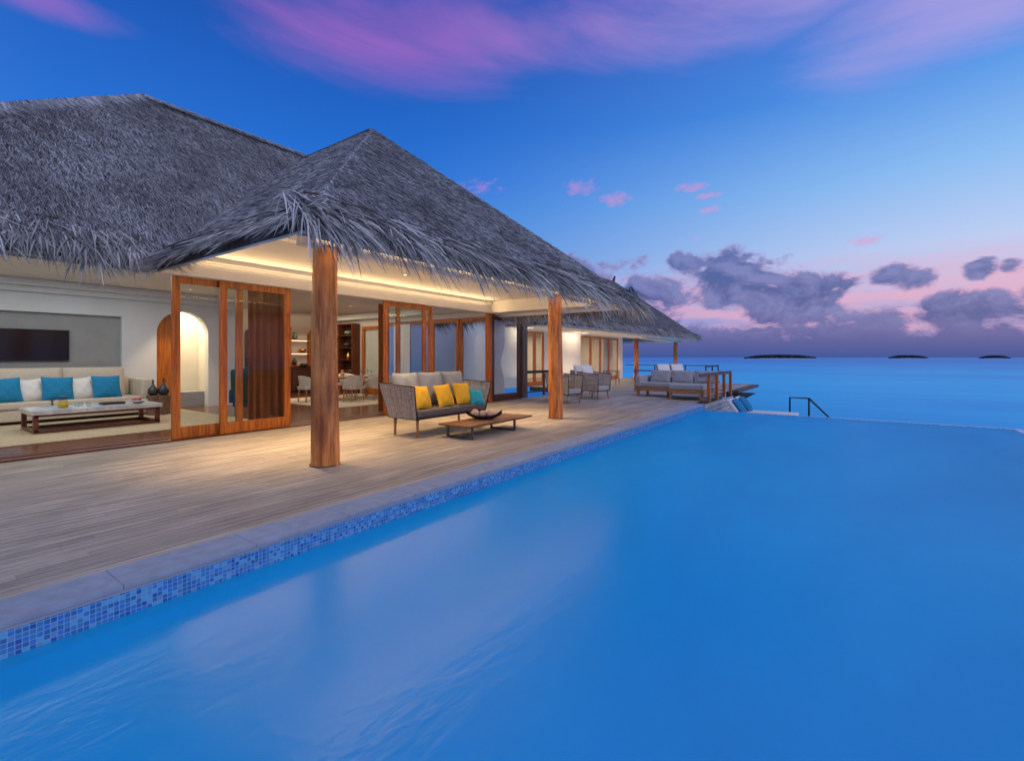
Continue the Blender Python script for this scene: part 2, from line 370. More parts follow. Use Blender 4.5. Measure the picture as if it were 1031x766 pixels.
    def drape(s, a, b, z0, z1, amp=.05, folds=8, tie=None):
        """a folded curtain from a to b (x,y), tie=(z,fraction) gathers it"""
        a = Vector((*a, 0)); b = Vector((*b, 0)); L = (b-a).length; u = (b-a)/L; w = Vector((-u.y, u.x, 0)); nx, nz = folds*8, 14
        vs = []; fs = []
        for k in range(nz+1):
            z = z0+(z1-z0)*k/nz; g = 1.0
            if tie: g = 1-(1-tie[1])*math.exp(-((z-tie[0])/.38)**2)
            for i in range(nx+1):
                t = i/nx; off = amp*math.sin(2*math.pi*folds*t+.6*math.sin(5*t))*(1+.25*math.sin(3*z+9*t))
                vs.append(a+u*(L*t*g)+w*off+Vector((0, 0, z)))
        for k in range(nz):
            for i in range(nx): q = k*(nx+1)+i; fs.append((q, q+1, q+nx+2, q+nx+1))
        # back side gives it thickness
        o = len(vs); vs += [v+w*.006 for v in vs[:o]]; fs += [tuple(o+x for x in f[::-1]) for f in list(fs)]
        return s.add(vs, fs, True)
    def build(s, name, m, parent=None, origin=(0,0,0), smooth=None):
        me = bpy.data.meshes.new(name); ox, oy, oz = origin
        me.from_pydata([(x-ox, y-oy, z-oz) for x, y, z in s.v], [], s.f)
        me.polygons.foreach_set('use_smooth', s.sm if smooth is None else [smooth]*len(s.f))
        me.materials.append(MAT[m] if isinstance(m, str) else m); me.update()
        o = bpy.data.objects.new(name, me); COL.objects.link(o)
        if parent is not None: o.parent = parent
        if parent is None or origin != (0,0,0):
            o.location = origin if parent is None else (0, 0, 0)
        return o
def tag(o, label=None, cat=None, group=None, kind=None):
    if label: o['label'] = label
    if cat: o['category'] = cat
    if group: o['group'] = group
    if kind: o['kind'] = kind
    return o
def thing(name, label, cat, loc=(0,0,0), rz=0.0, group=None):
    o = bpy.data.objects.new(name, None); COL.objects.link(o); o.location = loc; o.rotation_euler = (0, 0, rz)
    o.empty_display_size = .2
    return tag(o, label, cat, group)
def dup(root, loc, rz, label):
    def cp(o, par):
        c = o.copy(); COL.objects.link(c)
        if par is not None: c.parent = par
        for ch in o.children: cp(ch, c)
        return c
    r = cp(root, None); r.location = loc; r.rotation_euler = (0, 0, rz); r['label'] = label
    return r
def struct(mb, name, m, smooth=None):
    return tag(mb.build(name, m, smooth=smooth), kind='structure')
# ------------------------------------------------------------------ setting: sea, islands, pool, deck
WZ = -.19      # pool water level
SZ = -1.55     # sea level
PX, PX2, PY = -3.65, 2.9, 15.0   # pool left edge, right edge, far edge
sea = MB()
def ring(r): return [(r*math.cos(2*math.pi*k/96), r*math.sin(2*math.pi*k/96), SZ) for k in range(96)]
rad = [5, 40, 200, 1000, 6000, 45000]
vs = [(0, 0, SZ)]; 
for r in rad: vs += ring(r)
fs = [(0, 1+k, 1+(k+1) % 96) for k in range(96)]
for i in range(len(rad)-1):
    for k in range(96): fs.append((1+i*96+k, 1+(i+1)*96+k, 1+(i+1)*96+(k+1) % 96, 1+i*96+(k+1) % 96))
sea.add(vs, fs); struct(sea, 'sea', 'sea_water')

def island(u0, u1, dist, h, name_label):
    """a wooded islet: sand rim and a crown of many small tree lumps"""
    th = [math.atan((u-515.5)/480) - R_(YAW) for u in (u0, u1)]
    def P(t, dd): return Vector((math.sin(t)*dd, math.cos(t)*dd, SZ))
    a, b = P(th[0], dist), P(th[1], dist); c = (a+b)/2; L = (b-a).length
    root = thing('island', name_label, 'island', tuple(c), math.atan2((b-a).y, (b-a).x), None); root['kind'] = 'structure'
    m = MB(); pr = []
    n = 40
    vs = []; fs = []
    for j, (s_, z) in enumerate([(1.0, -1), (.97, .6), (.8, 1.3), (.01, 1.6)]):
        for k in range(n): an = 2*math.pi*k/n; vs.append((math.cos(an)*L/2*s_, math.sin(an)*L*.22*s_, z))
    for j in range(3):
        for k in range(n): fs.append((j*n+k, j*n+(k+1) % n, (j+1)*n+(k+1) % n, (j+1)*n+k))
    m.add(vs, fs, True); m.build('beach', 'sand', root)
    t = MB(); rr = random.Random(int(u0))
    for i in range(800):
        x = (rr.random()*2-1)*.93; y = (rr.random()*2-1)*.8
        if x*x+y*y > .9: continue
        prof = (1-abs(x)**3.2)*h*(.75+.35*rr.random())
        r = h*(.16+.24*rr.random()**2)
        nn = 7
        mm = MB().ball((0, 0, 0), 1, nn)
        t.add([(x*L/2+v[0]*r*1.4*(.8+.4*rr.random()), y*L*.2+v[1]*r*1.4, max(prof-r*.6, .8)+v[2]*r*(.8+.5*rr.random())) for v in mm.v], mm.f)
    t.build('trees', 'island_green', root)
island(748, 824, 1500, 9.0, 'largest dark wooded islet on the horizon, nearest the deck')
island(894, 935, 2200, 9.5, 'middle dark wooded islet on the horizon')
island(986, 1017, 2400, 9.0, 'smallest dark islet at the far right of the horizon')

# pool shell
p = MB().box(PX-.001, PX2+.12, -7, PY+.12, -1.42, -1.30); struct(p, 'pool_floor', 'pool_floor')
p = MB().box(PX-.30, PX, -7, PY+.14, -.245, -.046); struct(p, 'pool_tile_band', 'mosaic_yz')
p = MB().box(PX-.30, PX-.004, -7, PY+.14, -1.3, -.246); struct(p, 'pool_wall_deck_side', 'pool_wall')
p = MB().box(PX, PX2, PY+.004, PY+.14, -1.3, -.232); struct(p, 'pool_wall_far_side', 'pool_wall')
p = MB().box(PX2+.004, PX2+.14, -7, PY+.14, -1.3, -.232); struct(p, 'pool_wall_sea_side', 'pool_wall')
p = MB().box(PX, PX2, PY, PY+.142, -.23, WZ+.008).box(PX2+.001, PX2+.142, -7, PY+.142, -.23, WZ+.008); struct(p, 'pool_rim', 'mosaic_xy')
p = MB().box(PX, PX2, -7.14, -7, -1.3, WZ+.006); struct(p, 'pool_wall_near_side', 'pool_wall')
vs = []; fs = []
p = MB().add([(PX, -7, WZ), (PX2, -7, WZ), (PX2, PY, WZ), (PX, PY, WZ)], [(0, 1, 2, 3)]); struct(p, 'pool_water', 'pool_water')
# overflow gutter shell below the vanishing edge
p = MB().box(PX, PX2+.5, PY+.14, PY+.32, -1.6, -.75); struct(p, 'overflow_channel', 'mosaic_xz')
# coping stones
p = MB(); y = -7.0
while y < 14.9:
    y2 = min(y+.8, 15.1); p.box(PX-.345, PX+.012, y, y2-.003, -.024, .004, .004); y = y2
struct(p, 'pool_coping', 'coping_stone')
p = MB().box(PX-.33, PX+.003, -7, 15.05, -.045, -.0245); struct(p, 'coping_bed', 'fascia_grey')

# deck: real planks with gaps
p = MB(); rr = random.Random(3)
def planks(x0, x1, y0, y1, w=.090, gap=.010):
    x = x1
    while x-w > x0-.001:
        ys = [y0]; yy = y0+rr.uniform(.8, 4)
        while yy < y1-.6: ys.append(yy); yy += rr.uniform(2.6, 4.2)
        ys.append(y1)
        for a, b in zip(ys, ys[1:]): p.box(x-w, x, a, b-.002, -.03, rr.uniform(-.0015, .0))
        x -= w+gap
planks(-9.28, PX-.352, -5, 19.4)
planks(-12.8, -4.3, 19.41, 28.0)
planks(-12.8, -6.6, 28.01, 31.4)
planks(-12.8, -9.9, 31.41, 39.5)
struct(p, 'deck', 'deck_wood')
p = MB().box(-9.25, PX-.35, -5, 19.35, -.22, -.034).box(-12.8, -4.65, 19.42, 27.95, -.22, -.034).box(-12.8, -6.65, 28.02, 31.35, -.22, -.034).box(-12.8, -9.95, 31.37, 39.4, -.22, -.034)
struct(p, 'deck_joists', 'weathered_dark')
p = MB()
for yy in (15.9, 19.2, 22, 25, 27.8, 31, 34, 38):
    for xx in ((-9, -6.5, -4) if yy < 20 else (-12.5, -11, -10.2)): p.tube([(xx, yy, -3), (xx, yy, -.2)], .13)
struct(p, 'deck_piles', 'weathered_dark')
# skirt of horizontal boards under the railing beyond the pool
p = MB()
for k in range(8): p.box(PX-.02-.03*0, PX+.02, 15.15, 19.4, -.16-k*.15, -.03-k*.15)
struct(p, 'deck_skirt', 'skirt_board')
p = MB().box(-4.28, -4.0, 22.5, 28.0, -.14, -.02).add([(-4.6, 23, -.14), (-3.4, 23, -.14), (-4.6, 23, -.9), (-4.6, 23.15, -.14), (-3.4, 23.15, -.14), (-4.6, 23.15, -.9)], [(0, 2, 1), (3, 4, 5), (0, 1, 4, 3), (1, 2, 5, 4), (2, 0, 3, 5)])
struct(p, 'deck_landing', 'weathered_dark')
# lower water platform
p = MB()
for k in range(27): p.box(-3.6+k*.1, -3.508+k*.1, 15.4, 18.4, -.74, -.70)
p.box(-3.55, -.95, 15.5, 18.3, -.86, -.745)
struct(p, 'water_platform', 'skirt_board')

# ------------------------------------------------------------------ thatch
def poly_blades(mb_arr, poly, dens, L=(.11, .28), w=(.005, .011), lift=(.01, .045), ang=.24):
    """poly: list of coplanar points; blades lie down the slope"""
    P = [np.array(q, float) for q in poly]; n = np.cross(P[1]-P[0], P[2]-P[0]); n /= np.linalg.norm(n)
    if n[2] < 0: n = -n
    dn = -(np.array([0, 0, 1.0])-n*n[2]); dn /= np.linalg.norm(dn); sd = np.cross(n, dn)
    for i in range(1, len(P)-1):
        a, b, c = P[0], P[i], P[i+1]; area = np.linalg.norm(np.cross(b-a, c-a))/2; k = int(area*dens)
        r1 = np.sqrt(rng.random(k))[:, None]; r2 = rng.random(k)[:, None]
        pt = a*(1-r1)+b*(r1*(1-r2))+c*(r1*r2)
        blades(mb_arr, pt, dn, n, sd, rng.uniform(*L, k), rng.uniform(*w, k), rng.uniform(*lift, k), rng.normal(0, ang, k))
def blades(arr, pt, dn, n, sd, L, w, lift, an):
    dirv = dn[None]*np.cos(an)[:, None]+sd[None]*np.sin(an)[:, None]
    sv = np.cross(np.broadcast_to(n, dirv.shape), dirv)
    tilt = rng.normal(0, .5, len(L))[:, None]
    sv = sv*np.cos(tilt)+n[None]*np.sin(tilt)
    base = pt+n*0.004
    mid = base+dirv*(L*.55)[:, None]+n[None]*(lift*.8)[:, None]
    tip = base+dirv*L[:, None]+n[None]*lift[:, None]
    hw = (w/2)[:, None]
    arr.append(np.stack([base-sv*hw, base+sv*hw, mid+sv*hw, mid-sv*hw, tip+sv*hw*.15, tip-sv*hw*.15], 1))
QF = [(0, 1, 2, 3), (3, 2, 4, 5)]
def fringe(arr5, a, b, up, out, count, Lr=(.35, .75), w=(.010, .026), back=.55, drop=.75, spread=.62):
    """hanging blades along the eave a->b; up = unit vector up the slope, out = horizontal outward"""
    a = np.array(a, float); b = np.array(b, float); up = np.array(up, float); out = np.array(out, float); t = rng.random(count)[:, None]
    e = (b-a)/np.linalg.norm(b-a)
    bk = (rng.random(count)**1.3*back)[:, None]
    n = np.cross(e, up); n /= np.linalg.norm(n); n = n if n[2] > 0 else -n
    lay = rng.random(count)[:, None]
    root = a+(b-a)*t+up*bk+n*(.07*lay-.03)
    L = rng.uniform(*Lr, count)[:, None]*(1+.25*np.sin(t*np.linalg.norm(b-a)*5.1)+.15*np.sin(t*np.linalg.norm(b-a)*13))
    sp = rng.normal(0, spread, count)[:, None]
    dir0 = -up+e*sp*.7+out*rng.uniform(-.05, .25, count)[:, None]+n*rng.uniform(-.05, .28, count)[:, None]
    dir0 /= np.linalg.norm(dir0, axis=1)[:, None]
    g = np.array([0, 0, -1.0])*drop*rng.uniform(.35, 1.35, count)[:, None]
    pts = [root]; dcur = dir0; seg = 4
    for k in range(seg):
        pts.append(pts[-1]+dcur*L/seg); dcur = dcur+g*.34*(bk < .45); dcur = dcur/np.linalg.norm(dcur, axis=1)[:, None]
    sv = e[None]+n*rng.normal(0, .7, count)[:, None]; sv /= np.linalg.norm(sv, axis=1)[:, None]
    hw = rng.uniform(*w, count)[:, None]/2
    prof = [1, 1, .9, .7, .12]
    out_ = []
    for pnt, f in zip(pts, prof): out_ += [pnt-sv*hw*f, pnt+sv*hw*f]
    arr5.append(np.stack(out_, 1))
FF = [(2*i, 2*i+1, 2*i+3, 2*i+2) for i in range(4)]
def np_mesh(name, arr, faces, m, parent, origin):
    A = np.concatenate(arr, 0); k = A.shape[1]; n = A.shape[0]
    V = (A.reshape(-1, 3)-np.array(origin)).astype(np.float32)
    F = (np.array(faces)[None]+(np.arange(n)*k)[:, None, None]).reshape(-1, 4)
    me = bpy.data.meshes.new(name); me.vertices.add(len(V)); me.vertices.foreach_set('co', V.ravel())
    me.loops.add(F.size); me.loops.foreach_set('vertex_index', F.ravel().astype(np.int32))
    me.polygons.add(len(F)); me.polygons.foreach_set('loop_start', (np.arange(len(F))*4).astype(np.int32)); me.polygons.foreach_set('loop_total', np.full(len(F), 4, np.int32))
    me.materials.append(MAT[m]); me.update(calc_edges=True); me.validate()
    o = bpy.data.objects.new(name, me); COL.objects.link(o); o.parent = parent; return o
def slab(mb, poly, th):
    k = len(poly); P = [Vector(q) for q in poly]; n = (P[1]-P[0]).cross(P[2]-P[0])
    if n.z < 0: P = P[::-1]
    vs = P+[q-Vector((0, 0, th)) for q in P]
    fs = [tuple(range(k)), tuple(range(2*k-1, k-1, -1))]+[(i, i+k, (i+1) % k+k, (i+1) % k) for i in range(k)]
    mb.add(vs, fs)
def roof(parent, origin, faces, eaves, dens, fdens, fl=(.35, .75), name='roof', seams=True):
    rb = MB(); 
    for f in faces: slab(rb, f, .16)
    r = rb.build(name, 'thatch_base', parent, origin)
    arr = []
    for f in faces: poly_blades(arr, f, dens)
    np_mesh('thatch', arr, QF, 'thatch', r, origin)
    arr = []
    for a, b, up, out, *o in eaves:
        L = (Vector(b)-Vector(a)).length; q = o[0] if o else 1.0
        fringe(arr, a, b, up, out, int(L*fdens), (fl[0]*q, fl[1]*q), drop=.8 if q == 1 else .2, back=.55 if q == 1 else .5)
    np_mesh('thatch_fringe', arr, FF, 'thatch_fringe', r, origin)
    # underside boards
    ub = MB()
    for f in faces: slab(ub, [(x, y, z-.165) for x, y, z in f], .03)
    ub.build('underside_boards', 'ceiling_board', r, origin)
    return r

# ------------------------------------------------------------------ main villa
VO = (-12.0, 6.0, 0.0)
villa = thing('thatched_villa', 'large open fronted villa with grey thatched hip roofs and warm lit porch', 'villa', VO)
def vp(mb, name, m, parent=None, **k): return mb.build(name, m, parent or villa, VO, **k)
EZ = 2.9
sl2 = 4.15/4.8
A2 = (-9.67, 7.6, 7.05)
def nrm(v): v = Vector(v); v.normalize(); return tuple(v)
R1 = (-13.0, 3.9, 7.3)
# near hip line is slightly swollen, as thatch is
hipm = (-11.05, 1.35, 5.62)
f_r1 = [(-8.6, -2.0, EZ), (-8.6, 2.8, EZ), (-12.75, 7.6, 7.05), (-13.0, 8.2, 7.3), R1]
f_r1e = [(-8.6, -2.0, EZ), R1, (-18.6, -2.0, 2.6)]
f_r1b = [(-18.6, -2.0, 2.5), R1, (-13.0, 8.2, 7.3), (-18.6, 12.4, 2.5)]
f_r1f = [(-13.0, 8.2, 7.3), (-13.2, 12.4, 2.8), (-18.6, 12.4, 2.5)]
roof(villa, VO, [f_r1, f_r1e, f_r1b], [((-8.6, -2, EZ), (-8.6, 2.75, EZ), nrm((-1, 0, 1)), (1, 0, 0))], 1700, 520, (.3, .6))
f2n = [(-4.7, 2.8, EZ), A2, (-12.75, 7.6, 7.05), (-8.6, 2.8, EZ)]
f2f = [(-4.7, 2.8, EZ), (-4.7, 12.4, EZ), A2]
f2b = [(-4.7, 12.4, EZ), (-13.2, 12.4, EZ), (-13.2, 7.6, 7.05), A2]
up_f = nrm((-4.97, 0, 4.15)); up_n = nrm((0, 4.8, 4.15)); up_b = nrm((0, -4.8, 4.15))
roof(villa, VO, [f2n, f2f, f2b], [((-4.7, 2.75, EZ), (-4.7, 12.4, EZ), up_f, (1, 0, 0)), ((-4.7, 2.8, EZ), (-8.8, 2.8, EZ), up_n, (0, -1, 0), .42), ((-7.7, 2.8, EZ), (-8.8, 2.8, EZ), up_n, (0, -1, 0), .7), ((-4.7, 12.4, EZ), (-13.0, 12.4, EZ), up_b, (0, 1, 0))], 1700, 560, (.38, .85), name='porch_roof')

# ridge and hip rolls of bundled thatch
def roll(parent, pts, r, cnt):
    arr = []
    for a, b in zip(pts, pts[1:]):
        a = np.array(a, float); b = np.array(b, float); L = np.linalg.norm(b-a); e = (b-a)/L; k = int(cnt*L)
        t = rng.random(k)[:, None]; s = np.cross(e, [0, 0, 1.0]); s /= np.linalg.norm(s); n = np.cross(s, e); n = n if n[2] > 0 else -n
        th = rng.uniform(-1.3, 1.3, k)[:, None]
        rad_ = n*np.cos(th)+s*np.sin(th); root = a+(b-a)*t+rad_*r-n*r*.6
        dn = s*np.sign(th)*.7+np.array([0, 0, -1.0])*.55+e*rng.normal(0, .35, k)[:, None]; dn /= np.linalg.norm(dn, axis=1)[:, None]
        Ln = rng.uniform(.15, .4, k)[:, None]; w_ = np.cross(dn, rad_); w_ /= np.linalg.norm(w_, axis=1)[:, None]; hw = rng.uniform(.004, .01, k)[:, None]
        m_ = root+dn*Ln*.5+rad_*.01; tp = root+dn*Ln+rad_*.015
        arr.append(np.stack([root-w_*hw, root+w_*hw, m_+w_*hw, m_-w_*hw, tp+w_*hw*.2, tp-w_*hw*.2], 1))
    return arr
arr = roll(villa, [(-8.6, -2, EZ), R1, (-13, 8.2, 7.3)], .09, 500)+roll(villa, [(-4.7, 2.8, EZ), A2, (-4.7, 12.4, EZ)], .03, 350)+roll(villa, [A2, (-12.75, 7.6, 7.05)], .07, 500)+roll(villa, [(-8.5, 2.75, 2.85), (-12.75, 7.6, 7.05)], .13, 900)
np_mesh('ridge_thatch', arr, QF, 'thatch', villa, VO)

def seam_shade(a, b, seed):  # dark tube in place of the shaded step seam above the fringe
    rr = random.Random(seed); a = Vector(a); b = Vector(b); n = int((b-a).length/.12); up = Vector((0, 0, 1)); s = (b-a).normalized()
    off = s.cross(up).normalized(); pts = []; w_ = 0
    for i in range(n+1): w_ = w_*.8+rr.uniform(-.025, .025); pts.append(a.lerp(b, i/n)+Vector((0, 0, .045+w_*.6))+off*w_)
    vp(MB().tube(pts, .013, 5), 'seam_shade_tube', 'weathered_dark')
seam_shade((-5.17, 3.1, 3.29), (-5.17, 11.9, 3.29), 1); seam_shade((-9.0, -1.6, 3.30), (-9.0, 2.3, 3.30), 2); seam_shade((-5.3, 3.15, 3.205), (-8.6, 3.15, 3.205), 3)
# fascia boards behind the fringe
vp(MB().box(-4.85, -4.81, 2.86, 12.3, 2.72, 2.88), 'fascia_board', 'fascia_grey')
vp(MB().box(-9.0, -4.81, 2.82, 2.855, 2.74, 2.97), 'fascia_board', 'fascia_grey')
vp(MB().box(-9.2, -4.86, 12.30, 12.33, 2.72, 2.88), 'fascia_board', 'ceiling_board')
vp(MB().box(-8.75, -8.72, -2, 2.7, 2.70, 2.88), 'fascia_board', 'fascia_grey')
# porch ceiling and beams
vp(MB().box(-9.2, -5.42, 3.32, 11.9, 3.16, 3.19), 'porch_ceiling', 'ceiling_board')
vp(MB().box(-5.75, -5.42, 3.34, 11.85, 2.83, 3.155), 'porch_beam', 'ceiling_board')
vp(MB().box(-9.2, -5.76, 11.75, 11.98, 2.80, 3.155), 'porch_beam', 'ceiling_board')
vp(MB().box(-9.42, -9.2, 3.2, 13.7, 2.80, 3.15).box(-9.42, -9.2, 2.88, 3.199, 2.80, 2.86).box(-9.42, -9.1, -2, 2.87, 2.98, 3.15), 'lintel_wall', 'ceiling_board')
vp(MB().box(-9.197, -9.10, 3.34, 11.74, 3.07, 3.15).box(-9.197, -9.15, 3.2, 11.74, 3.03, 3.069), 'cornice', 'ceiling_board')
vp(MB().box(-6.95, -6.80, 3.34, 11.74, 3.11, 3.158), 'ceiling_rib', 'ceiling_board')
# outer sloping soffit
s_ = MB(); slab(s_, [(-5.42, 3.33, 3.18), (-4.86, 2.87, 2.76), (-4.86, 12.28, 2.76), (-5.42, 11.85, 3.18)], .015); slab(s_, [(-9.2, 2.87, 2.78), (-4.87, 2.87, 2.78), (-5.42, 3.325, 3.175), (-9.2, 3.325, 3.175)], .015); slab(s_, [(-9.2, 12.28, 2.78), (-4.87, 12.28, 2.78), (-5.42, 11.86, 3.175), (-9.2, 11.86, 3.175)], .015); vp(s_, 'soffit', 'ceiling_board')
# log columns
def log(x, y, r, h, par, org, seed):
    m = MB(); rr = random.Random(seed); n = 28; vs = []; fs = []; nz = 24
    ph = [rr.uniform(0, 6) for _ in range(6)]
    for k in range(nz+1):
        z = h*k/nz
        for i in range(n):
            a = 2*math.pi*i/n
            rad_ = r*(1+.035*math.sin(2*a+ph[0]+z*.7)+.02*math.sin(5*a+ph[1]+z)+.012*math.sin(11*a+ph[2]))*(1.06-.10*z/h)
            vs.append((x+rad_*math.cos(a)+.012*math.sin(z*1.9+ph[3]), y+rad_*math.sin(a), z))
    for k in range(nz):
        for i in range(n): fs.append((k*n+i, k*n+(i+1) % n, (k+1)*n+(i+1) % n, (k+1)*n+i))
    m.add(vs, fs, True); c = m.build('log_column', 'log_wood', par, org)
    MB().lathe([(r*1.01, .0), (r*1.17, .0), (r*1.17, .015), (r*1.0, .018)], (x, y, 0), 28).build('base_shadow_ring', 'weathered_dark', c, org)  # dark ring stands in for the thin shadow at the log's foot
    return c
log(-5.62, 3.66, .165, 2.83, villa, VO, 1); log(-5.58, 9.55, .155, 2.83, villa, VO, 2)

# interior shell
BW = -15.1
w = MB()
Y_A0, Y_A1, AZ = 4.85, 6.1, 2.05   # arch opening and spring height
NY0, NY1, NZ0, NZ1 = -1.6, 4.1, .05, 2.44
w.box(BW-.25, BW, NY1, Y_A0, 0, 3.0); w.box(BW-.25, BW, Y_A1, 6.8, 0, 3.0); w.box(BW-.25, BW, -2, NY1, NZ1, 3.0)
w.box(BW-.25, BW, -2, NY0, 0, NZ1)
n = 20; r = (Y_A1-Y_A0)/2; yc = (Y_A0+Y_A1)/2
for i in range(n):
    a0 = math.pi*i/n; a1 = math.pi*(i+1)/n
    q = [(yc-r*math.cos(a0), AZ+r*math.sin(a0)), (yc-r*math.cos(a1), AZ+r*math.sin(a1)), (yc-r*math.cos(a1), 3.0), (yc-r*math.cos(a0), 3.0)]
    vs = [(BW, y_, z_) for y_, z_ in q]+[(BW-.25, y_, z_) for y_, z_ in q]
    w.add(vs, [(0, 1, 2, 3)[::-1], (4, 5, 6, 7), (0, 1, 5, 4)])
vp(w, 'wall', 'plaster_cool')
vp(MB().box(BW-.30, BW-.12, NY0, NY1, 0, NZ1), 'niche_back', 'niche_grey')
vp(MB().box(BW-1.3, BW-1.2, 4.3, 6.8, 0, 3.0).box(BW-1.19, BW-.26, 6.3, 6.4, 0, 3).box(BW-1.19, BW-.26, 4.55, 4.62, 0, 3).box(BW-1.19, BW-.26, 4.63, 6.29, 2.9, 3.0), 'alcove_wall', 'plaster')
vp(MB().box(-18.6, BW-.25, 6.8, 6.95, 0, 3.0), 'partition_wall', 'plaster')
vp(MB().box(-18.8, -18.6, 6.95, 12.2, 0, 3.0), 'dining_wall', 'plaster')
vp(MB().box(-18.6, -14.6, 11.95, 12.15, 0, 3.0).box(-14.6, -9.45, 11.95, 12.15, 2.72, 3.0), 'end_wall', 'plaster')
vp(MB().box(BW-.2, -9.43, -2.2, -2.0, 0, 3.0), 'side_wall', 'plaster')
# ceiling coves
vp(MB().box(-18.6, -9.2, -2.2, 12.2, 3.16, 3.22), 'room_ceiling', 'plaster')
vp(MB().box(BW, BW+.14, -2, 6.8, 2.88, 3.0).box(BW-.02, BW+.34, -2, 6.8, 3.001, 3.15).box(-18.59, -18.35, 6.96, 11.9, 2.86, 3.15).box(-18.3, -9.45, 11.7, 11.94, 2.9, 3.15), 'room_cornice', 'plaster_cool')
# floors
p = MB(); rr = random.Random(9); x = -9.75
while x > -18.6:
    yy = -2.0+rr.uniform(-2, 0)
    while yy < 11.9:
        y2 = yy+rr.uniform(1.2, 2.4); p.box(x-.118, x, max(yy, -2), min(y2, 11.95)-.002, -.03, 0.0); yy = y2
    x -= .12
vp(p, 'wood_floor', 'floor_wood')
vp(MB().box(-18.6, -9.3, -2, 12, -.2, -.034), 'floor_slab', 'dark_wood')
vp(MB().box(-9.745, -9.61, -2, 11.9, -.03, .006).box(-9.60, -9.48, -2, 11.9, -.03, -.004).box(-9.47, -9.29, -2, 13.6, -.03, .008), 'door_track', 'mahogany')

def door(y0, y1, x, h=2.8, st=.125, parent=None, th=.05, name='sliding_door', wood='red_wood', mull=(), origin=VO, z0=.01, axis='y'):
    """a glazed panel standing along Y (or X) between y0 and y1"""
    def B(m, a, b, c, d, bev=.004):
        if axis == 'y': m.box(x-th/2, x+th/2, a, b, c, d, bev)
        else: m.box(a, b, x-th/2, x+th/2, c, d, bev)
    m = MB(); B(m, y0, y0+st, z0, h); B(m, y1-st, y1, z0, h); B(m, y0+st, y1-st, h-.12, h-.0); B(m, y0+st, y1-st, z0, z0+.2)
    for q in mull: B(m, q-st*.3, q+st*.3, z0+.2, h-.12)
    f = m.build(name, wood, parent or villa, origin)
    g = MB()
    if axis == 'y': g.box(x-.004, x+.004, y0+st-.01, y1-st+.01, z0+.18, h-.10)
    else: g.box(y0+st-.01, y1-st+.01, x-.004, x+.004, z0+.18, h-.10)
    g.build('glass', 'window_glass', f, origin); return f
door(3.96, 5.29, -9.345, 2.80); door(3.24, 4.40, -9.43, 2.80)
door(7.68, 9.10, -9.345, 2.80); door(8.15, 9.42, -9.43, 2.80)
# end wall doors
for k in range(4): door(-14.55+k*1.27, -13.29+k*1.27, 12.05 if k % 2 else 12.0, 2.70, .11, axis='x')
door(-15.75, -14.62, 11.90, 2.62, .13, axis='x', name='side_door')
# corner post and curtain window beyond
vp(MB().box(-9.46, -9.30, 11.80, 11.95, .01, 2.80, .006), 'corner_post', 'red_wood')
door(11.98, 13.62, -9.38, 2.74, .16, name='fixed_window', wood='dark_wood', mull=())
vp(MB().box(-9.47, -9.28, 13.65, 13.95, 0, 2.8).box(-9.60, -9.48, 11.99, 13.9, 2.74, 2.8), 'window_surround', 'weathered_dark')
vp(MB().box(-12.4, -9.3, 12.42, 14.6, 2.82, 2.98), 'link_roof', 'plaster_cool')
# wooden door leaf in the arch
lf = MB(); lf.box(BW-.18, BW-.13, Y_A0+.02, Y_A0+.50, .01, 2.05, .004)
for i in range(10):
    t0, t1 = i/10, (i+1)/10
    def q(t): yy = Y_A0+.02+.48*t; return yy, AZ+math.sqrt(max(r*r-(yy-yc)**2, 0))-.02
    (ya, za), (yb, zb) = q(t0), q(t1)
    lf.add([(BW-.13, ya, 2.05), (BW-.13, yb, 2.05), (BW-.13, yb, zb), (BW-.13, ya, za), (BW-.18, ya, 2.05), (BW-.18, yb, 2.05), (BW-.18, yb, zb), (BW-.18, ya, za)], [(0, 1, 2, 3), (7, 6, 5, 4), (3, 2, 6, 7)])
lf.box(BW-.128, BW-.118, Y_A0+.06, Y_A0+.46, .78, .90, .003); lf.box(BW-.128, BW-.120, Y_A0+.10, Y_A0+.42, .15, .68, .003)
vp(lf, 'arched_door', 'red_wood')
vp(MB().box(BW-1.18, BW-.3, 5.35, 6.28, 0, .42), 'alcove_bench', 'niche_grey')
# ------------------------------------------------------------------ lamps of the villa
def spot(par, org, x, y, z, power, size=100, color=(1, .72, .42), tgt=(0, 0, -1), blend=.7, rad=.05):
    l = bpy.data.lights.new('downlight_lamp', 'SPOT'); l.energy = power; l.spot_size = R_(size); l.spot_blend = blend; l.color = color; l.shadow_soft_size = rad
    o = bpy.data.objects.new('downlight_lamp', l); COL.objects.link(o); o.parent = par; o.location = (x-org[0], y-org[1], z-.03-org[2])
    o.rotation_euler = Vector(tgt).to_track_quat('-Z', 'Y').to_euler(); return o
def downlight(par, org, x, y, z, power, **k):
    m = MB().lathe([(.001, -.004), (.04, -.004)], (x, y, z), 16); f = MB().lathe([(.042, 0), (.042, -.012), (.06, -.012), (.062, 0)], (x, y, z), 20)
    fr = f.build('downlight', 'plaster', par, org); m.build('lens', 'lamp_warm', fr, org); spot(par, org, x, y, z, power, **k)
def area(par, org, x, y, z, sx, sy, power, color, tgt=(0, 0, -1)):
    l = bpy.data.lights.new('area_lamp', 'AREA'); l.shape = 'RECTANGLE'; l.size = sx; l.size_y = sy; l.energy = power; l.color = color
    o = bpy.data.objects.new('area_lamp', l); COL.objects.link(o); o.parent = par; o.location = (x-org[0], y-org[1], z-org[2])
    Z = -Vector(tgt).normalized(); Y = Vector((0, 1, 0)); X = Y.cross(Z)
    o.rotation_euler = Matrix((X, Y, Z)).transposed().to_euler(); return o
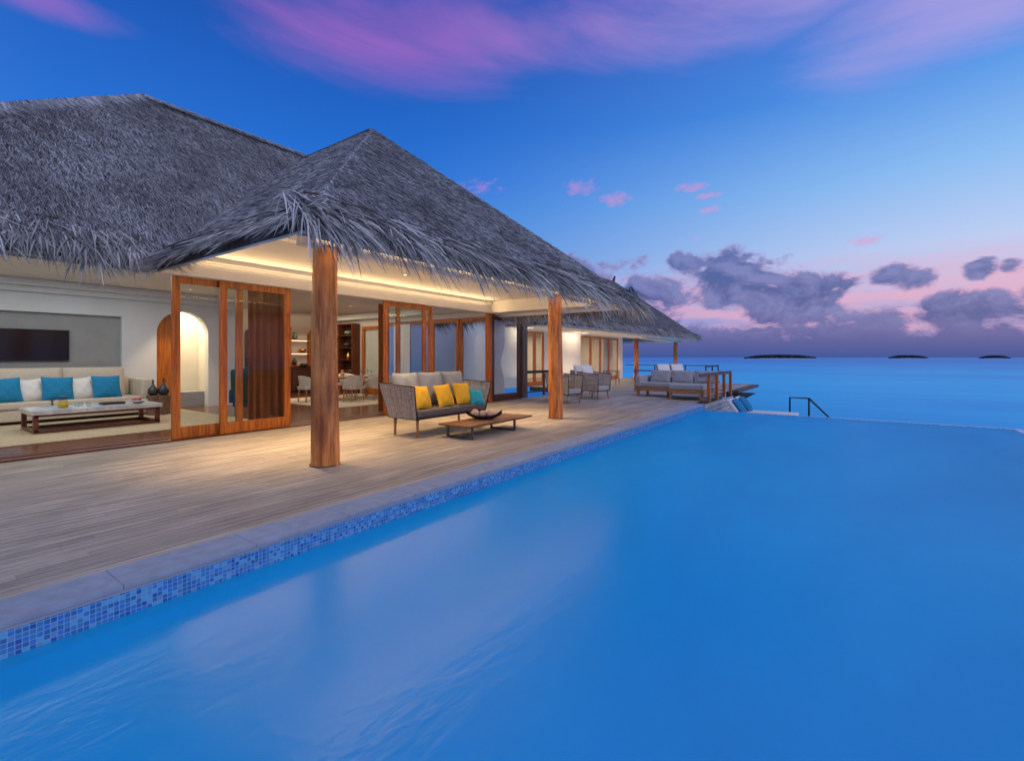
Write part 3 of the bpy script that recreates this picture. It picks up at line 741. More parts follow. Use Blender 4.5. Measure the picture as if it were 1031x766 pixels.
for (x, y, pw) in ((-7.0, 3.75, 200), (-6.5, 5.4, 90), (-7.7, 6.9, 110), (-6.5, 9.0, 190), (-7.7, 10.6, 70), (-8.0, 5.0, 90)):
    downlight(villa, VO, x, y, 3.158, pw*3.1, size=76, color=(1, .66, .36), blend=.9)
# cove strips that wash the porch ceiling: small warm linear lamps on top of the beams
WARM = (1, .74, .42); AMB = (1, .68, .34); NEUT = (1, .93, .86)
area(villa, VO, -5.83, 7.5, 2.86, .05, 8.2, 46, AMB, (-.2, 0, .97))
area(villa, VO, -9.12, 7.4, 2.83, .05, 8.2, 62, AMB, (.85, 0, .5))
area(villa, VO, -5.36, 7.5, 2.78, .04, 8.6, 85, AMB, (.6, 0, .5))
# rooms
downlight(villa, VO, -13.9, 5.2, 3.158, 130, size=60, color=(1, .70, .42), tgt=(-.42, 0, -1))  # downlight added to brighten the arched door
downlight(villa, VO, -13.9, 10.0, 3.158, 120, size=80, color=(1, .74, .46))
area(villa, VO, -12.2, 2.0, 3.12, 3.5, 5.5, 112, (.9, .98, 1))
area(villa, VO, -13.6, 9.6, 3.12, 3.0, 3.6, 48, (1, .80, .58))
area(villa, VO, -16.4, 9.6, 3.12, 2.0, 3.6, 62, (1, .76, .48))
area(villa, VO, BW-.72, 5.45, 2.85, .7, 1.2, 60, WARM)
area(villa, VO, -10.2, 7.4, 3.12, .6, 7.0, 26, WARM)

# ------------------------------------------------------------------ far wing with its own roof
PO = (-14.0, 28.0, 0.0)
pav = thing('thatched_pavilion', 'smaller thatched pavilion at the far end of the deck with log posts and lit doors', 'pavilion', PO)
def pp(mb, name, m, parent=None): return mb.build(name, m, parent or pav, PO)
ER = (-14.5, 33.5, 7.1); EN = (-14.5, 21.5, 7.1)
roof(pav, PO, [[(-9.5, 16.5, EZ), (-9.5, 38.5, EZ), ER, EN], [(-9.5, 38.5, EZ), (-19.5, 38.5, EZ), ER], [(-9.5, 16.5, EZ), EN, (-19.5, 16.5, EZ)], [(-19.5, 16.5, EZ), EN, ER, (-19.5, 38.5, EZ)]],
     [((-9.5, 16.5, EZ), (-9.5, 38.5, EZ), nrm((-5, 0, 4.2)), (1, 0, 0)), ((-9.5, 38.5, EZ), (-19.5, 38.5, EZ), nrm((0, -5, 4.2)), (0, 1, 0)), ((-9.5, 16.5, EZ), (-19.5, 16.5, EZ), nrm((0, 5, 4.2)), (0, -1, 0))], 90, 170, (.25, .5))
fin = MB().bar((-14.5, 33.45, 7.0), (-14.35, 33.3, 7.45), .08); fin.bar((-14.5, 33.1, 7.0), (-14.35, 33.25, 7.45), .08)
pp(fin, 'finial', 'weathered_dark')
WX = -12.8
w = MB()
def seg(a, b, z0=0, z1=2.95): w.box(WX-.2, WX, a, b, z0, z1)
seg(14.6, 19.1); seg(20.8, 21.6); seg(22.5, 24.8); seg(30.3, 31.0)
for a, b in ((19.1, 20.8), (21.6, 22.5), (24.8, 30.3)): seg(a, b, 2.7, 2.95)
w.box(-18, WX-.201, 30.8, 31.0, 0, 2.95); w.box(-18, WX-.201, 14.6, 14.8, 0, 2.95)
w.box(-18.2, -18, 14.6, 31, 0, 2.95)
pp(w, 'wall', 'plaster')
pp(MB().box(-18, WX-.201, 14.8, 30.8, -.02, .002), 'room_floor', 'floor_wood')
pp(MB().box(-18, WX, 14.8, 30.8, 2.96, 3.0), 'room_ceiling', 'plaster')
pp(MB().box(WX+.001, -9.7, 16.7, 38.3, 2.78, 2.81), 'porch_ceiling', 'ceiling_board')
pp(MB().box(-11.45, -11.15, 31.0, 38.3, 2.62, 2.775).box(-19, -11.46, 38.0, 38.3, 2.62, 2.775), 'porch_beam', 'ceiling_board')
pp(MB().box(-9.72, -9.68, 16.7, 38.3, 2.66, 2.84).box(-19, -9.73, 38.3, 38.34, 2.66, 2.84), 'fascia_board', 'ceiling_board')
for a, b in ((19.1, 19.95), (19.95, 20.8), (21.6, 22.5), (24.8, 26.17), (26.17, 27.54), (27.54, 28.91), (28.91, 30.3)):
    door(a, b, WX-.06, 2.70, .12, parent=pav, origin=PO)
log(-11.3, 29.6, .15, 2.64, pav, PO, 5); log(-11.3, 38.0, .15, 2.64, pav, PO, 6)
for yy in (20.0, 22.0, 27.5): area(pav, PO, -15.2, yy, 2.9, 3, 2.5, 130, (1, .74, .42))
for yy in (23.5, 29.8): downlight(pav, PO, -11.5, yy, 2.778, 130, color=(1, .74, .5))
for yy in (33, 36): downlight(pav, PO, -10.9, yy, 2.778, 90, color=(1, .74, .5))
for yy in (19, 22.5, 26, 29, 32.5, 36): area(pav, PO, -12.3, yy, .25, .15, 2.4, 16, (1, .78, .55), (.35, 0, 1))  # unseen floor-level uplights added to warm the porch underside
tag(MB().drape((-12.95, 28.2), (-12.95, 29.6), .05, 2.6, .04, 9).build('curtain', 'yellow_fabric' if 0 else 'cream_fabric'), 'cream curtain behind the far wing glass doors, nearest the wall end', 'curtain')

for yy in (18.4, 23.2, 24.1): area(pav, PO, -12.1, yy, 2.74, .1, .8, 9, (1, .78, .55), (-.75, 0, -.6))  # added wall washers, brightening the plain wall stretches
# ------------------------------------------------------------------ curtains of the villa
tag(MB().drape((-9.66, 4.62), (-9.66, 5.32), .05, 2.74, .06, 5).build('curtain', 'brown_drape'), 'brown pleated curtain behind the glass door nearest the living room', 'curtain')
tag(MB().drape((-9.60, 12.15), (-9.60, 13.0), .12, 2.70, .04, 7, (1.25, .72)).build('curtain', 'sheer_white'), 'white sheer curtain gathered at its middle behind the dark framed window', 'curtain')
tag(MB().drape((-13.9, 11.90), (-13.0, 11.90), .05, 2.62, .035, 7).build('curtain', 'sheer_white'), 'pale curtain drawn aside at the dining room end doors', 'curtain')
tag(MB().drape((-9.60, 7.74), (-9.60, 8.05), .05, 2.74, .03, 4).build('curtain', 'brown_drape'), 'narrow brown curtain bunched behind the glass door by the rope sofa', 'curtain')

# ------------------------------------------------------------------ rope sofa on the porch
def rope_panel(m, pts_bottom, pts_top, step=.028, r=.011):
    """woven cords between a bottom path and a top path: two crossing sets"""
    def along(pts, t):
        P = [Vector(p) for p in pts]; Ls = [(b-a).length for a, b in zip(P, P[1:])]; T = sum(Ls); d_ = t*T
        for a, b, l in zip(P, P[1:], Ls):
            if d_ <= l+1e-6: return a.lerp(b, min(d_/l, 1))
            d_ -= l
        return P[-1]
    T = sum((Vector(b)-Vector(a)).length for a, b in zip(pts_bottom, pts_bottom[1:])); n = int(T/step)
    for i in range(n+1):
        t = i/n
        for s_ in (-.055, .055):
            u = min(max(t+s_/T*1.0, 0), 1)
            m.tube([along(pts_bottom, t), along(pts_top, u)], r, 5, False)
def rope_sofa():
    o = thing('rope_sofa', 'grey rope sofa with dark seat facing the pool on the porch', 'sofa', (-6.47, 6.68, 0), 0)
    W2 = 1.0; D = .36
    fr = MB()
    B = [(D, -W2+.06, .33), (-D, -W2+.06, .33), (-D, W2-.06, .33), (D, W2-.06, .33)]
    T = [(D+.07, -W2-.06, .90), (-D-.12, -W2-.06, .93), (-D-.12, W2+.06, .93), (D+.07, W2+.06, .90)]
    fr.tube(B, .014, 8); fr.tube(T, .014, 8)
    for a, b in ((B[0], T[0]), (B[3], T[3]), (B[1], T[1]), (B[2], T[2])): fr.tube([a, b], .013, 8)
    fr.tube([B[0], B[3]], .014, 8)
    fr.build('frame', 'dark_metal', o)
    rp = MB(); rope_panel(rp, B[:2], T[:2], .024, .0125); rope_panel(rp, B[1:3], T[1:3], .03, .0125); rope_panel(rp, B[2:], T[2:], .03, .0085)
    rp.build('rope_weave', 'rope', o)
    for x in (D-.07, -D+.07):
        for y in (-W2+.14, W2-.14): MB().tube([(x, y, 0), (x, y, .33)], [.022, .028], 10).build('leg', 'teak', o)
    MB().box(-D-.0, D-.01, -W2+.08, W2-.08, .325, .35).build('seat_base', 'dark_metal', o)
    MB().box(-D+.02, D+.02, -W2+.07, W2-.07, .35, .475, .03).build('seat_cushion', 'dark_fabric', o, smooth=True)
    for k in range(3):
        MB().cushion((-D+.13, -.62+k*.62, .80), (.63, .66, .27), (R_(78), 0, R_(90)), pinch=.05, jit=.10).build('back_cushion', 'cool_grey_fabric', o)
    return o
rope_sofa()
def pillow(c, size, rz, tilt, m, label, group=None, roll=0):
    mb = MB().cushion((0, 0, 0), (size, size, .17), (0, 0, 0), pinch=.07, jit=.08)
    o = mb.build('pillow', m, None); o.location = c; o.rotation_euler = Euler((R_(90-tilt), R_(roll), R_(rz))); return tag(o, label, 'pillow', group)
GP = 'throw pillows on the rope sofa'
pillow((-6.36, 6.10, .68), .44, 97, 20, 'yellow_fabric', 'yellow pillow nearest the woven arm of the rope sofa, half hidden by it', GP, 4)
pillow((-6.34, 6.66, .68), .44, 92, 20, 'yellow_fabric', 'yellow pillow in the middle of the rope sofa', GP, -3)
pillow((-6.32, 7.16, .69), .45, 88, 22, 'yellow_fabric', 'yellow pillow next to the teal one on the rope sofa', GP, 3)
pillow((-6.18, 7.42, .60), .34, 75, 26, 'teal_fabric', 'small teal pillow at the far arm of the rope sofa', GP, 5)

# low teak table
t = thing('low_teak_table', 'low teak coffee table on metal sled legs in front of the rope sofa', 'table', (-5.55, 7.02, 0))
m = MB()
for k in range(8): m.box(-.35+k*.0875, -.35+k*.0875+.084, -.97, .97, .222, .25, .003)
m.build('tabletop', 'dark_teak', t)
for y in (-.80, .45):
    MB().bar((-.28, y, 0), (-.28, y, .22), .045, .02).bar((.28, y, 0), (.28, y, .22), .045, .02).bar((-.30, y, .012), (.30, y, .012), .022, .05).bar((-.30, y, .212), (.30, y, .212), .018, .05).build('sled_leg', 'steel_blue_metal', t)
MB().box(-.26, -.22, -.9, .9, .195, .22).box(.22, .26, -.9, .9, .195, .22).build('rail', 'steel_blue_metal', t)
# driftwood bowl of balls
b = thing('ball_tray', 'dark boat shaped tray carrying woven balls on the low teak table', 'tray', (-5.58, 6.93, .251), R_(-54))
m = MB(); vs = []; fs = []
for i in range(13):
    u = i/12*2-1; wd = .11*(1-abs(u)**2.2)+.012; zz = .02+.10*abs(u)**2.6
    for s_, q in ((-1, .055), (-.6, .012), (0, 0), (.6, .012), (1, .055)): vs.append((s_*wd, u*.33, zz+q))
    for s_, q in ((1, .045), (.6, -.002), (0, -.012), (-.6, -.002), (-1, .045)): vs.append((s_*wd*.93, u*.33, zz+q+.006-.02 if 0 else zz+q-.008))
for i in range(12):
    for k in range(10): fs.append((i*10+k, i*10+(k+1) % 10, (i+1)*10+(k+1) % 10, (i+1)*10+k))
m.add(vs, fs, True); m.build('tray_body', 'dark_metal', b)
for q in (-.16, .16): MB().tube([(-.06, q, 0), (0, q, .03), (.06, q, 0)], .01, 6).build('foot', 'dark_metal', b)
for k, (y, r_) in enumerate(((-.17, .080), (-.03, .068), (.10, .072), (.215, .060))):
    o = MB().ball((0, 0, 0), r_, 16, (1, 1, .95)).build('woven_ball', 'shell_ball'); o.location = (-5.58-y*math.sin(R_(-54)), 6.93+y*math.cos(R_(-54)), .251+.035+r_)
    tag(o, ['largest woven ball, at the camera end of the dark tray', 'woven ball next to the largest one in the tray', 'third woven ball from the near end of the tray', 'smallest woven ball at the far end of the tray'][k], 'ball', 'woven balls in the tray')

# ------------------------------------------------------------------ lounge chairs
def lounge_chair():
    o = thing('lounge_chair', '', 'chair', (0, 0, 0), 0, 'rope lounge chairs further down the deck')
    W2, D = .38, .36    # faces +x
    B = [(D, -W2, .28), (-D, -W2, .28), (-D, W2, .28), (D, W2, .28)]; T = [(D+.03, -W2-.04, .84), (-D-.10, -W2-.03, .90), (-D-.10, W2+.03, .90), (D+.03, W2+.04, .84)]
    f = MB(); f.tube(B+[B[0]], .014, 6); f.tube(T, .014, 6)
    for a, b in zip(B, T): f.tube([a, b], .012, 6)
    f.build('frame', 'dark_metal', o)
    r_ = MB(); rope_panel(r_, B, T, .028, .0105); r_.build('rope_weave', 'rope_light', o)
    for x in (D-.06, -D+.06):
        for y in (-W2+.06, W2-.06): MB().tube([(x*1.08, y*1.05, 0), (x, y, .28)], [.018, .026], 8).build('leg', 'teak', o)
    MB().box(-D+.02, D, -W2+.03, W2-.03, .28, .43, .03).build('seat_cushion', 'grey_fabric', o, smooth=True)
    MB().cushion((-D+.10, 0, .80), (.64, .66, .22), (R_(74), 0, R_(90)), pinch=.04).build('back_cushion', 'white_fabric', o)
    return o
c0 = lounge_chair(); c0.location = (-7.25, 13.0, 0); c0.rotation_euler = (0, 0, R_(-4)); c0['label'] = 'rope lounge chair half hidden behind the far log column'
dup(c0, (-7.2, 15.0, 0), R_(-6), 'rope lounge chair standing clear between the log column and the side table')
dup(c0, (-8.3, 16.3, 0), R_(-50), 'rope lounge chair turned towards the other two, furthest from the log column')
pl = pillow((-8.33, 16.25, .66), .36, 60, 20, 'white_fabric', 'small white pillow on the furthest rope lounge chair')
s = thing('side_table', 'slim dark side table in front of the far wing doors', 'table', (-10.1, 23.3, 0), R_(0))
MB().box(-.55, .25, -.25, .25, .70, .72, .003).build('tabletop', 'weathered_dark', s)
for x in (-.5, .2):
    for y in (-.2, .2): MB().bar((x, y, 0), (x, y, .70), .022).build('leg', 'dark_metal', s)

# ------------------------------------------------------------------ L shaped sofa
o = thing('l_shaped_sofa', 'L shaped teak framed sofa with grey cushions and a chaise by the railing', 'sofa', (-5.08, 17.2, 0), R_(-3))
m = MB(); m.box(-1.35, .10, -.40, .62, .20, .33, .006); m.build('base_frame', 'teak', o)
MB().box(.11, 1.25, -1.10, .62, .20, .33, .006).build('chaise_frame', 'teak', o)
for x, y in ((-1.29, -.34), (-1.29, .54), (.17, -1.04), (1.19, -1.04), (1.19, .54), (-.5, .54)): MB().bar((x, y, 0), (x, y, .21), .08).build('leg', 'teak', o)
MB().box(-1.28, .10, -.38, .60, .335, .50, .035).build('seat_cushion', 'grey_fabric', o, smooth=True)
MB().box(.11, 1.22, -1.08, .60, .335, .50, .035).build('chaise_cushion', 'grey_fabric', o, smooth=True)
MB().box(-1.40, -1.20, -.40, .62, .335, .74, .04).build('armrest', 'grey_fabric', o, smooth=True)
MB().box(-1.19, 1.22, .52, .66, .335, .70, .03).build('backrest', 'grey_fabric', o, smooth=True)
for k, x in enumerate((-.72, .10, .90)):
    MB().cushion((x, .38, .70), (.78, .50, .24), (R_(70), 0, 0), e=.5, jit=.06).build('back_cushion', 'grey_fabric', o)
# loungers with tilted white backs further along
def lounger():
    o = thing('sun_lounger', '', 'sun lounger', (0, 0, 0), 0, 'sun loungers on the far deck')
    MB().box(-.35, .35, -1.9, 0, .28, .34, .005).build('frame', 'teak', o)
    for x in (-.3, .3):
        for y in (-1.8, -.1): MB().bar((x, y, 0), (x, y, .28), .06).build('leg', 'teak', o)
    MB().box(-.33, .33, -1.88, -.2, .345, .44, .03).build('mattress', 'white_fabric', o, smooth=True)
    MB().box(-.35, .35, -.05, .0, .36, 1.05, .004, rot=(R_(-28), 0, 0), piv=(0, 0, .36)).build('back_frame', 'red_wood', o)
    MB().box(-.32, .32, -.17, -.06, .40, 1.05, .03, rot=(R_(-28), 0, 0), piv=(0, 0, .36)).build('back_cushion', 'white_fabric', o, smooth=True)
    return o
l0 = lounger(); l0.location = (-8.3, 25.9, 0); l0.rotation_euler = (0, 0, R_(40)); l0['label'] = 'white cushioned lounger beyond the L sofa, nearer the far wing doors'
dup(l0, (-7.75, 26.5, 0), R_(40), 'white cushioned lounger beyond the L sofa, nearer the last log post')

# ------------------------------------------------------------------ railings
def railing(pts, label, post_w=.10, h=.88, sp=1.05, top='weathered_dark', post='red_wood', name='railing', mid=True, bars=()):
    c = Vector(pts[0]); r_ = thing(name, label, 'railing', (c.x, c.y, 0))
    for a, b in zip(pts, pts[1:]):
        a = Vector((*a, 0))-Vector((c.x, c.y, 0)); b = Vector((*b, 0))-Vector((c.x, c.y, 0)); L = (b-a).length; n_ = max(1, round(L/sp))
        for i in range(n_+1):
            if i == 0 and pts[0] != tuple((a+c.to_3d() if 0 else Vector((c.x, c.y, 0))+a).xy): continue
            q = a.lerp(b, i/n_); MB().box(q.x-post_w*.35, q.x+post_w*.35, q.y-post_w/2, q.y+post_w/2, 0, h-.045, .004).build('post', post, r_)
        u = (b-a).normalized()*.06
        MB().bar(a-u+Vector((0, 0, h-.02)), b+u+Vector((0, 0, h-.02)), .10, .045).build('handrail', top, r_)
        if mid: MB().bar(a+Vector((0, 0, .16)), b+Vector((0, 0, .16)), .04, .03).build('lower_rail', top, r_)
railing([(-3.70, 14.85), (-3.70, 19.25)], 'timber railing with five posts beside the pool corner, right of the L sofa', .13)
railing([(-3.9, 19.3), (-7.4, 19.3)], 'low timber railing running behind the L sofa to its left arm', .10, sp=3.4)
railing([(-12.6, 31.2), (-6.7, 31.2), (-6.7, 28.2)], 'thin dark railing on the far deck edge against the sea', .08, .92, 2.0, 'dark_metal', 'dark_metal', mid=False)
railing([(-12.2, 18.8), (-9.5, 18.8)] if 0 else [(-9.42, 14.05), (-9.42, 16.5)], 'short dark railing guarding the gap between villa and far wing', .09, .9, 1.25, 'dark_metal', 'weathered_dark')
h_ = thing('step_handrail', 'thin dark metal handrail leading down into the sea past the pool edge', 'handrail', (-1.5, 17.9, -.70))
MB().tube([(-.15, 0, 0), (-.15, 0, .80), (.38, 0, .80), (1.5, 0, -.40)], .028, 8).build('rail', 'dark_metal', h_)
MB().tube([(.38, 0, 0), (.38, 0, .80)], .028, 8).build('post', 'dark_metal', h_)
# loungers on the water platform
for k, (yy, lab) in enumerate(((15.95, 'white lounger on the water platform with a blue cushion, closest to the pool edge'), (17.0, 'white lounger on the water platform, second from the pool edge'))):
    o = thing('platform_lounger', lab, 'sun lounger', (-3.1, yy, -.70), 0, 'loungers on the water platform')
    MB().box(0, 1.75, -.33, .33, .18, .27, .01).build('base', 'sheer_white', o)
    for x in (.1, 1.65):
        for y in (-.27, .27): MB().bar((x, y, 0), (x, y, .18), .06).build('leg', 'sheer_white', o)
    MB().box(.35, 1.75, -.32, .32, .275, .385, .03).build('mattress', 'white_fabric', o, smooth=True)
    MB().box(.30, .42, -.32, .32, .30, .92, .04, rot=(0, R_(-35), 0), piv=(.36, 0, .3)).build('back_cushion', 'white_fabric', o, smooth=True)
    q = MB().cushion((0, 0, 0), (.58, .56, .20), (0, 0, 0), pinch=.05).build('back_pillow', 'blue_fabric')
    q.location = (-2.80, yy, -.70+.60); q.rotation_euler = (0, R_(55), 0)
    tag(q, ['blue back cushion on the lounger closest to the pool edge', 'blue back cushion on the second platform lounger'][k], 'cushion')

# ------------------------------------------------------------------ living room
tag(MB().box(-14.9, -10.75, -1.8, 5.3, .002, .016, .004).build('sisal_rug', 'sisal'), 'tan woven sisal rug under the living room sofa and table', 'rug')
o = thing('living_room_sofa', 'long cream sofa along the grey television niche', 'sofa', (-14.5, 2.0, .016))
MB().box(-.48, .50, -2.6, 2.2, .06, .30, .03).build('base', 'cream_fabric', o, smooth=True)
for k in range(3): MB().box(-.30, .52, -2.58+k*1.6, -2.58+k*1.6+1.575, .305, .46, .04).build('seat_cushion', 'cream_fabric', o, smooth=True)
MB().box(-.52, .45, 2.21, 2.44, .04, .86, .035).build('armrest', 'cream_fabric', o, smooth=True)
MB().box(-.56, -.40, -2.6, 2.2, .30, .90, .04).build('backrest', 'cream_fabric', o, smooth=True)
for k in range(4): MB().cushion((-.27, -1.95+k*1.15, .80), (1.14, .72, .26), (R_(80), 0, R_(90)), e=.4, jit=.04).build('back_cushion', 'cream_fabric', o)
GL = 'throw pillows on the cream sofa'
for y, m_, lab in ((1.90, 'blue_fabric', 'blue pillow at the left edge of the photo on the cream sofa'), (2.31, 'white_fabric', 'white pillow left of the middle blue one on the cream sofa'), (2.72, 'blue_fabric', 'blue pillow between the two white pillows'),
                   (3.12, 'white_fabric', 'white pillow between the middle and the last blue ones'), (3.56, 'blue_fabric', 'blue pillow beside the armrest of the cream sofa')):
    sz = .54 if m_ == 'blue_fabric' else .50
    pillow((-14.26+(.12 if m_ == 'blue_fabric' else .0), y, .47+sz*.47), sz, 93, 20, m_, lab, GL, random.uniform(-8, 8))
o = thing('living_room_table', 'long marble topped coffee table on a red wood sled frame', 'table', (-12.55, 2.95, .016))
MB().box(-.55, .58, -1.0, 1.0, .34, .42, .006).build('tabletop', 'marble', o)
for y in (-.93, .93):
    MB().bar((-.46, y, .03), (-.46, y, .34), .08, .07).bar((.50, y, .03), (.50, y, .34), .08, .07).bar((-.50, y, .03), (.54, y, .03), .06, .07).build('leg_frame', 'mahogany', o)
MB().box(.46, .54, -.9, .9, 0, .055).box(-.50, -.42, -.9, .9, 0, .055).box(-.50, .54, -.95, .95, .30, .338).build('rail', 'mahogany', o)
TZ = .437
def lathe_thing(name, m, prof, loc, label, cat, group=None, n=20):
    q = MB().lathe(prof, (0, 0, 0), n).build(name, m); q.location = loc; return tag(q, label, cat, group)
lathe_thing('glass_jug', 'clear_glass', [(.001, 0), (.075, 0), (.085, .06), (.06, .15), (.055, .2), (.065, .23), (.060, .23), (.05, .2), (.055, .15), (.078, .06), (.001, .01)], (-12.35, 2.45, TZ), 'clear glass jug at the near end of the marble table', 'jug')
MB().lathe([(.001, .012), (.074, .012), (.080, .06), (.062, .12), (.001, .121)], (0, 0, 0), 20).build('juice', 'yellow_fabric', bpy.data.objects['glass_jug'])
for k, (x, y) in enumerate(((-12.2, 2.62), (-12.4, 2.72), (-12.25, 2.80))):
    lathe_thing('tumbler', 'clear_glass', [(.001, 0), (.034, 0), (.038, .09), (.035, .09), (.031, .008), (.001, .008)], (x, y, TZ), 'small clear tumbler beside the glass jug on the marble table', 'glass', 'tumblers by the jug')
tag(MB().box(-12.62, -12.35, 3.05, 3.42, TZ, TZ+.045, .004).build('picture_book', 'black_plastic'), 'thick black book lying on the marble table', 'book')
o = lathe_thing('fruit_bowl', 'ceramic_green' if 0 else 'marble', [(.001, 0), (.06, 0), (.13, .045), (.17, .065), (.165, .07), (.12, .055), (.001, .015)], (-12.3, 3.62, TZ), 'shallow pale bowl of red fruit on the marble table', 'bowl')
m = MB()
for k in range(9): m.ball((.07*math.cos(k*2.3)*(k % 3)/1.6, .07*math.sin(k*2.3)*(k % 3)/1.6, .065+.015*(k % 2)), .034, 10)
q = m.build('fruit', 'red_fruit'); q.location = (-12.3, 3.62, TZ); tag(q, 'red fruit heaped in the shallow bowl', 'fruit', kind='stuff')
o = thing('stump_stool', 'split log stump stool beside the cream sofa armrest', 'stool', (-13.80, 4.46, .0))
m = MB(); vs = []; fs = []; n = 26
for z, s_ in ((0, 1.03), (.2, .97), (.46, 1.0), (.48, .97), (.481, .001)):
    for k in range(n): a = 2*math.pi*k/n; rr_ = .225*s_*(1+.09*math.sin(5*a+.5)+.05*math.sin(9*a+z*2)); vs.append((rr_*math.cos(a), rr_*math.sin(a), z))
for i in range(4):
    for k in range(n): fs.append((i*n+k, i*n+(k+1) % n, (i+1)*n+(k+1) % n, (i+1)*n+k))
m.add(vs, fs, False).build('log_block', 'bark', o)
gprof = [(.001, 0), (.07, .0), (.115, .07), (.10, .15), (.045, .22), (.02, .27), (.018, .36), (.024, .38), (.014, .38), (.001, .3)]
lathe_thing('gourd_vase', 'ceramic_dark', gprof, (-13.84, 4.37, .482), 'dark gourd shaped vase on the stump, nearer the sofa arm', 'vase', 'gourd vases on the stump')
lathe_thing('gourd_vase', 'ceramic_dark', [(r_*1.05, z*1.12) for r_, z in gprof], (-13.76, 4.56, .482), 'taller dark gourd shaped vase on the stump, nearer the arched door', 'vase', 'gourd vases on the stump')
o = thing('television', 'flat black television on the grey niche wall above the sofa', 'television', (BW-.11, 2.2, 1.69))
MB().box(0, .05, -1.0, .92, -.36, .36, .006).build('casing', 'black_plastic', o); MB().box(.051, .053, -.985, .905, -.345, .345).build('screen', 'black_gloss', o)

# ------------------------------------------------------------------ dining room
tag(MB().box(-15.6, -11.6, 7.9, 11.5, .002, .014, .003).build('dining_rug', 'rug_cream'), 'pale cream rug under the dining table', 'rug')
o = thing('dining_table', 'long dark wood dining table set with glasses', 'dining table', (-13.9, 10.1, .014))
MB().box(-.58, .58, -1.15, 1.15, .70, .75, .012).build('tabletop', 'dark_teak', o)
for x in (-.42, .42):
    for y in (-.9, .9): MB().bar((x, y, 0), (x*.9, y, .70), .06).build('leg', 'chair_fabric' if 0 else 'teak', o)
def dchair():
    o = thing('dining_chair', '', 'chair', (0, 0, 0), 0, 'upholstered dining chairs')
    MB().box(-.24, .24, -.25, .25, .38, .49, .03).build('seat', 'chair_fabric', o, smooth=True)
    m = MB(); vs = []; fs = []; nn = 14     # curved shell back, faces +x
    for j, z in enumerate((.40, .55, .70, .82)):
        for i in range(nn+1):
            a = R_(70+220*i/nn); rr_ = .285+.02*j; vs.append((rr_*math.cos(a)*.95+.02, rr_*math.sin(a), z - (.13*(j/3))*(1-abs(math.cos(a))**.7 if math.cos(a) < 0 else 1)))
    o_ = len(vs); vs += [(x*.87, y*.87, z) for x, y, z in vs]
    k_ = nn+1
    for j in range(3):
        for i in range(nn): q = j*k_+i; fs += [(q, q+1, q+k_+1, q+k_), (o_+q, o_+q+k_, o_+q+k_+1, o_+q+1)]
    for i in range(nn): q = 3*k_+i; fs.append((q, q+1, o_+q+1, o_+q)); fs.append((i, o_+i, o_+i+1, i+1))
    m.add(vs, fs, True).build('backrest', 'chair_fabric', o)
    for x in (-.2, .2):
        for y in (-.2, .2): MB().bar((x*1.1, y*1.1, 0), (x, y, .39), .035).build('leg', 'teak', o)
    return o
d0 = dchair(); d0.location = (-14.0, 8.55, .014); d0.rotation_euler = (0, 0, R_(90)); d0['label'] = 'dining chair at the head of the table left of the near log column'
dup(d0, (-12.95, 9.45, .014), R_(180), 'dining chair just right of the near log column, back to the porch')
dup(d0, (-12.90, 10.25, .014), R_(180), 'dining chair on the porch side, middle of the table')
dup(d0, (-12.92, 11.0, .014), R_(180), 'dining chair on the porch side at the far end, beside the rope sofa')
dup(d0, (-14.85, 9.6, .014), R_(0), 'dining chair across the table, nearer the head')
dup(d0, (-14.85, 10.6, .014), R_(0), 'dining chair across the table, nearer the far end')
wg = [(.001, 0), (.034, 0), (.034, .004), (.005, .008), (.005, .10), (.03, .13), (.038, .17), (.032, .215), (.029, .215), (.034, .17), (.001, .115)]
g = 0; DZ = .765
for x in (-13.55, -14.2):
    for y in (9.3, 9.75, 10.2, 10.65, 11.0):
        lathe_thing('wine_glass', 'clear_glass', wg, (x+.05*((g*7) % 3-1), y, DZ), 'clear stemmed wine glass set on the dining table', 'wine glass', 'wine glasses on the dining table', 12); g += 1
for k, (x, y) in enumerate(((-13.5, 9.5), (-13.5, 10.4), (-14.3, 9.6), (-14.3, 10.4))):
    lathe_thing('plate', 'plaster', [(.001, 0), (.08, 0), (.13, .015), (.13, .02), (.08, .008), (.001, .006)], (x, y, DZ), 'white dinner plate set on the dining table', 'plate', 'plates on the dining table')
lathe_thing('table_vase', 'brass', [(.001, 0), (.05, 0), (.07, .08), (.05, .16), (.03, .2), (.04, .22), (.001, .2)], (-13.9, 9.7, DZ), 'small brass vase among the glasses on the dining table', 'vase')
# shelving along the back wall
DW = -18.59
def shelf(name, y0, y1, z0, z1, dpt, rows, label, m_='red_wood', back='dark_wood', cols=1):
    o = thing(name, label, 'shelf', (DW, (y0+y1)/2, z0)); h = (y1-y0)/2; H = z1-z0
    MB().box(0, dpt, -h, -h+.04, 0, H).box(0, dpt, h-.04, h, 0, H).box(.02, dpt, -h+.041, h-.041, H-.04, H).box(.02, dpt, -h+.041, h-.041, 0, .04).build('carcass', m_, o)
    MB().box(0, .019, -h+.041, h-.041, .0, H).build('back_panel', back, o)
    for k in range(1, rows): MB().box(.02, dpt-.01, -h+.041, h-.041, H*k/rows-.012, H*k/rows+.012).build('shelf_board', m_, o)
    for k in range(1, cols): yy = -h+2*h*k/cols; MB().box(.02, dpt-.012, yy-.012, yy+.012, .041, H-.041).build('divider', m_, o)
    return o
